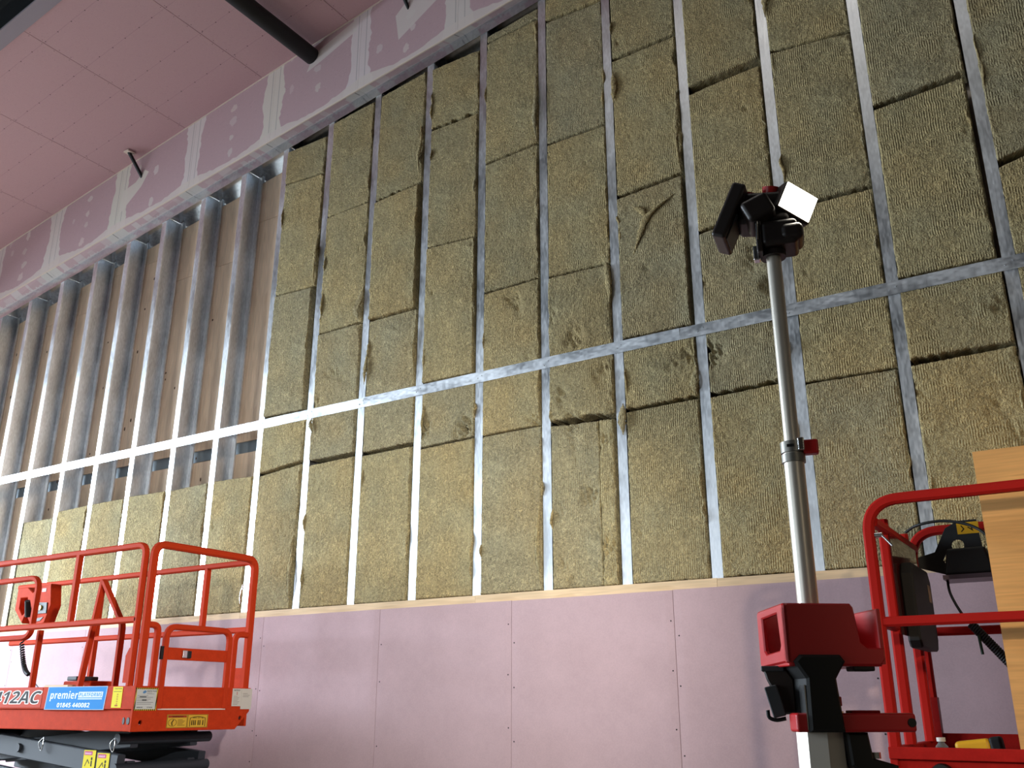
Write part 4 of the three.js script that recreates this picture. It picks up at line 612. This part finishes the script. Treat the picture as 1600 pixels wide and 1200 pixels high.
// ---------------------------------------------------------------- light tower
{
  const TX = -0.57, TZ = 3.5, yaw = 0.2687;          // stands turned towards the viewer
  const t = thing('light_tower', 'red and black site light tower with lit lamp head on a telescopic mast', 'work light', V(TX, 0, TZ));
  const loc = (g) => { g.rotateY(yaw); g.translate(TX, 0, TZ); return g; };      // tower coordinates: x right, z towards the viewer
  const alu = new THREE.MeshStandardMaterial({ color: 0xd6cfc2, roughness: 0.36, metalness: 0.45 });
  const redP = new THREE.MeshStandardMaterial({ color: 0xc41f22, roughness: 0.38 }), dark = new THREE.MeshStandardMaterial({ color: 0x0b0b0b, roughness: 0.6 }), grey = new THREE.MeshStandardMaterial({ color: 0x3b3f42, roughness: 0.5 });
  const P = (name, g, m, l, par = t) => part(par, name, loc(g), m, l), B = (name, g, m, l, par = t) => part(par, name, loc(g.rotateY(0.38)), m, l);      // B: the body turned a little more
  P('mast_section', rod(V(0, 2.18, 0), V(0, 2.72, 0), 0.0172, 28), alu); P('mast_section', rod(V(0, 1.6, 0), V(0, 2.2, 0), 0.0222, 28), alu);
  B('mast_base', (() => { const g = new THREE.CylinderGeometry(0.05, 0.05, 1.45, 8); g.rotateY(Math.PI / 8 + 0.25); g.translate(0, 0.925, 0); const n = g.toNonIndexed(); n.computeVertexNormals(); return clean(n); })(), alu);
  // clamp between the sections
  const cl = P('mast_clamp', merge([rod(V(0, 2.178, 0), V(0, 2.197, 0), 0.0262, 26), rod(V(0, 2.2, 0), V(0, 2.225, 0), 0.0268, 26)]), new THREE.MeshStandardMaterial({ color: 0x8d8b84, roughness: 0.4, metalness: 0.6 }), 'grey mast clamp');
  P('clamp_lever', bx(0.022, 0.056, 2.195, 2.228, -0.012, 0.014, 0.005), redP, 'red clamp lever', cl); P('clamp_lug', bx(0.012, 0.026, 2.2, 2.23, 0.012, 0.03, 0.003), chrome, undefined, cl); P('clamp_slot', bx(-0.012, 0.004, 2.21, 2.216, 0.0255, 0.0285), dark, undefined, cl);
  // red tray round the mast
  const tray = B('tray', plate([[-0.09, 1.744], [-0.08, 1.738], [0.105, 1.738], [0.117, 1.75], [0.117, 1.772], [0.082, 1.772], [0.068, 1.784], [0.06, 1.852], [0.054, 1.86], [-0.08, 1.86], [-0.088, 1.856], [-0.09, 1.85]], 0.075, 0.087, [], 0.003), redP, 'red plastic tray');
  B('tray_side', (() => { const g = plate([[-0.087, 1.744], [0.07, 1.738], [0.075, 1.745], [0.075, 1.85], [0.068, 1.856], [-0.082, 1.86], [-0.087, 1.856]], 0, 0.012, [[[-0.05, 1.768], [0.03, 1.764], [0.042, 1.772], [0.045, 1.838], [-0.05, 1.842], [-0.058, 1.778]]], 0.003); g.rotateY(Math.PI / 2); g.translate(-0.09, 0, 0); return g; })(), redP, undefined, tray);
  B('tray_side', (() => { const g = plate([[-0.085, 1.74], [0.075, 1.74], [0.075, 1.85], [-0.085, 1.85]], 0, 0.01, [], 0.002); g.rotateY(Math.PI / 2); g.translate(0.107, 0, 0); return g; })(), redP, undefined, tray);
  B('tray_floor', bx(-0.085, 0.11, 1.736, 1.746, -0.07, 0.083, 0.003), redP, undefined, tray); B('tray_back', bx(-0.085, 0.11, 1.74, 1.85, -0.078, -0.068, 0.003), redP, undefined, tray);
  // black collar in front of the mast
  B('mast_collar', plate([[-0.058, 1.611], [0.014, 1.611], [0.006, 1.712], [0.028, 1.745], [0.018, 1.758], [-0.064, 1.758], [-0.078, 1.745], [-0.056, 1.712]], 0.02, 0.096, [], 0.005), dark, 'black moulded mast collar');
  B('collar_strip', bx(-0.0605, -0.058, 1.615, 1.7, 0.06, 0.088), chrome); B('release_tab', bx(0.012, 0.018, 1.66, 1.678, 0.05, 0.08, 0.002), redP);
  B('tray_bracket', bx(0.05, 0.095, 1.727, 1.743, 0.04, 0.08, 0.003), dark);
  // charging pack hanging on the left
  const pk = P('battery_dock', plate([[-0.105, 1.739], [-0.06, 1.739], [-0.042, 1.712], [-0.042, 1.645], [-0.075, 1.643], [-0.088, 1.69], [-0.098, 1.712]], -0.02, 0.045, [], 0.004), new THREE.MeshStandardMaterial({ color: 0x2c211c, roughness: 0.5 }), 'dark battery dock');
  P('dock_plate', (() => { const g = bx(-0.013, 0.013, -0.03, 0.032, -0.012, 0.012, 0.003); g.rotateZ(0.24); g.translate(-0.083, 1.668, 0.056); return g; })(), grey, undefined, pk); P('dock_band', bx(-0.107, -0.06, 1.728, 1.739, -0.01, 0.05, 0.003), grey, undefined, pk); P('dock_hook', cable([V(-0.1, 1.652, 0.05), V(-0.098, 1.638, 0.05), V(-0.085, 1.633, 0.05), V(-0.065, 1.636, 0.05)], 0.004, 16), dark, undefined, pk);
  // lower red handle
  const hd = B('handle_bar', merge([bx(-0.08, 0.165, 1.611, 1.647, 0.04, 0.085, 0.006)]), redP, 'red lower handle bar'); B('bolt', (() => { const g = new THREE.CylinderGeometry(0.0085, 0.0085, 0.004, 18); g.rotateX(Math.PI / 2); g.translate(0.154, 1.629, 0.086); return clean(g); })(), dark, undefined, hd); B('handle_pad', bx(0.035, 0.095, 1.646, 1.652, 0.05, 0.08, 0.002), redDark, undefined, hd);
  const fb = B('leg_bracket', plate([[0.03, 1.61], [0.074, 1.61], [0.08, 1.562], [0.13, 1.548], [0.128, 1.522], [0.09, 1.51], [0.034, 1.548]], 0.0, 0.06, [], 0.004), dark, 'black leg bracket'); B('bracket_bolt', rod(V(0.095, 1.56, 0.03), V(0.095, 1.572, 0.03), 0.012, 6), chrome, undefined, fb);
  for (let k = 0; k < 3; k++) { const a = k * 2.094 + 0.5, g = tube([V(0, 0.75, 0), V(0.62, 0.03, 0)], 0.035, V(0, 0, 1)); g.rotateY(a); const leg = P('leg', g, alu); const f = bx(0.58, 0.66, 0, 0.05, -0.03, 0.03, 0.01); f.rotateY(a); P('rubber_foot', f, dark, undefined, leg); }
  // lamp heads
  const brown = new THREE.MeshStandardMaterial({ color: 0x231a18, roughness: 0.45 });
  const hub = P('lamp_hub', merge([bx(-0.024, 0.062, 2.705, 2.77, -0.045, 0.05, 0.012), rod(V(0, 2.69, 0), V(0, 2.73, 0), 0.03, 20), bx(0.02, 0.075, 2.712, 2.757, -0.03, 0.055, 0.016), bx(-0.036, -0.022, 2.69, 2.79, 0.0, 0.05, 0.004)]), brown, 'dark lamp hub');
  P('hub_catch', merge([bx(-0.046, -0.03, 2.682, 2.72, 0.0, 0.022, 0.003), rod(V(-0.033, 2.72, 0.052), V(-0.03, 2.79, 0.054), 0.003, 8)]), chrome, undefined, hub);
  const body = P('lamp_body', merge([(() => { const g = bx(-0.07, 0.055, -0.045, 0.04, -0.06, 0.03, 0.014); g.rotateZ(-0.1); g.translate(-0.005, 2.822, 0); return g; })(), (() => { const g = bx(-0.03, 0.04, -0.03, 0.03, -0.04, 0.06, 0.012); g.rotateZ(0.4); g.translate(-0.03, 2.8, 0.01); return g; })()]), brown, 'dark lamp yoke');
  P('lamp_knob', rod(V(-0.04, 2.85, -0.01), V(-0.03, 2.874, 0.0), 0.022, 18), redP, 'dull red knob', body); P('lamp_knob', rod(V(0.005, 2.855, -0.01), V(0.01, 2.885, 0.0), 0.02, 18), redP, 'dull red knob', body);
  // left head, lit face turned to the left and away
  const h1 = P('lamp_head', (() => { const g = bx(-0.018, 0.018, -0.075, 0.075, -0.055, 0.055, 0.008); g.rotateZ(-0.44); g.rotateY(-0.08); g.translate(-0.09, 2.812, 0.0); return g; })(), brown, 'lamp head seen from behind');
  P('lamp_bracket', (() => { const g = bx(0.0185, 0.021, -0.07, 0.0, -0.03, 0.04, 0.001); g.rotateZ(-0.44); g.rotateY(-0.08); g.translate(-0.09, 2.812, 0.0); return g; })(), grey, undefined, h1);
  const led = new THREE.MeshStandardMaterial({ color: 0xffffff, emissive: new THREE.Color().setRGB(1, 0.93, 0.78), emissiveIntensity: 6 });
  P('lamp_lens', (() => { const g = bx(-0.0195, -0.0175, -0.02, 0.05, -0.04, 0.04); g.rotateZ(-0.44); g.rotateY(-0.08); g.translate(-0.09, 2.812, 0.0); return g; })(), led, 'lit lens', h1);
  // right head, lit face turned to the viewer's right
  const hx = V(0.058, -0.03, -0.04).normalize(), vy = V(0.003, 0.06, 0.006).normalize(), nz = hx.clone().cross(vy).normalize(), turn = new THREE.Matrix4().makeBasis(hx, nz.clone().cross(hx), nz).setPosition(0.07, 2.822, 0.02);
  const place = (g) => g.applyMatrix4(turn);
  const h2 = P('lamp_head', place(bx(-0.048, 0.048, -0.04, 0.04, -0.045, 0.0, 0.008)), brown, 'lit lamp head facing the viewer');
  P('lamp_lens', place(bx(-0.043, 0.043, -0.035, 0.035, -0.001, 0.0025)), led, 'glowing square lens', h2);
  const at = V(0, 0, 0.012).applyMatrix4(turn), to = V(0, 0, 1).applyMatrix4(turn); for (const p of [at, to]) { p.applyAxisAngle(V(0, 1, 0), yaw); p.add(V(TX, 0, TZ)); }
  areaLight('lamp_light', new THREE.Color().setRGB(1, 0.93, 0.78), 60, 0.08, 0.06, at, to);
  const at2 = V(-0.03, 0, 0); at2.applyAxisAngle(V(0, 0, 1), -0.44); at2.applyAxisAngle(V(0, 1, 0), -0.08); at2.add(V(-0.09, 2.812, 0)); at2.applyAxisAngle(V(0, 1, 0), yaw); at2.add(V(TX, 0, TZ));
  const beam = new THREE.SpotLight(new THREE.Color().setRGB(1, 0.97, 0.9), 84, 0, 0.62, 1, 2); beam.name = 'lamp_light'; beam.position.copy(at2); beam.target.position.set(-5.2, 1.9, 0); beam.castShadow = true; beam.shadow.radius = 3; scene.add(beam, beam.target);      // the left head washes the wall
}

// ---------------------------------------------------------------- added fill light on a tripod, unseen behind the viewer on the right
{
  const t = thing('added_fill_light', 'added tripod fill light, unseen behind the viewer, brightening the right-hand lift', 'work light', V(2.9, 0, 6.6));
  const at = V(2.9, 3.1, 6.6), to = V(0.25, 1.6, 1.2), d = to.clone().sub(at).normalize();
  part(t, 'mast', rod(V(2.9, 0.3, 6.6), V(2.9, 3.02, 6.6), 0.02, 16), brightSteel);
  for (let k = 0; k < 3; k++) { const a = k * 2.094; part(t, 'leg', rod(V(2.9, 0.7, 6.6), V(2.9 + Math.cos(a) * 0.6, 0.02, 6.6 + Math.sin(a) * 0.6), 0.015, 10), brightSteel); }
  const q = new THREE.Quaternion().setFromUnitVectors(V(0, 0, 1), d);
  const hs = bx(-0.14, 0.14, -0.11, 0.11, -0.1, 0, 0.02); hs.applyQuaternion(q); hs.translate(at.x, at.y, at.z); const h = part(t, 'lamp_head', hs, black);
  const ln = bx(-0.12, 0.12, -0.09, 0.09, 0, 0.004); ln.applyQuaternion(q); ln.translate(at.x, at.y, at.z); part(h, 'lamp_lens', ln, new THREE.MeshStandardMaterial({ color: 0xffffff, emissive: new THREE.Color().setRGB(1, 0.85, 0.62), emissiveIntensity: 5 }), 'warm lit lens');
  const s = new THREE.SpotLight(new THREE.Color().setRGB(1, 0.82, 0.58), 48, 0, 0.4, 1, 2); s.name = 'added_fill_beam'; s.position.copy(at.clone().addScaledVector(d, 0.06)); s.target.position.copy(to); s.castShadow = true; s.shadow.radius = 6; scene.add(s, s.target);  // added warm fill for the plywood sheet and the right-hand lift
}

renderer.render(scene, camera);
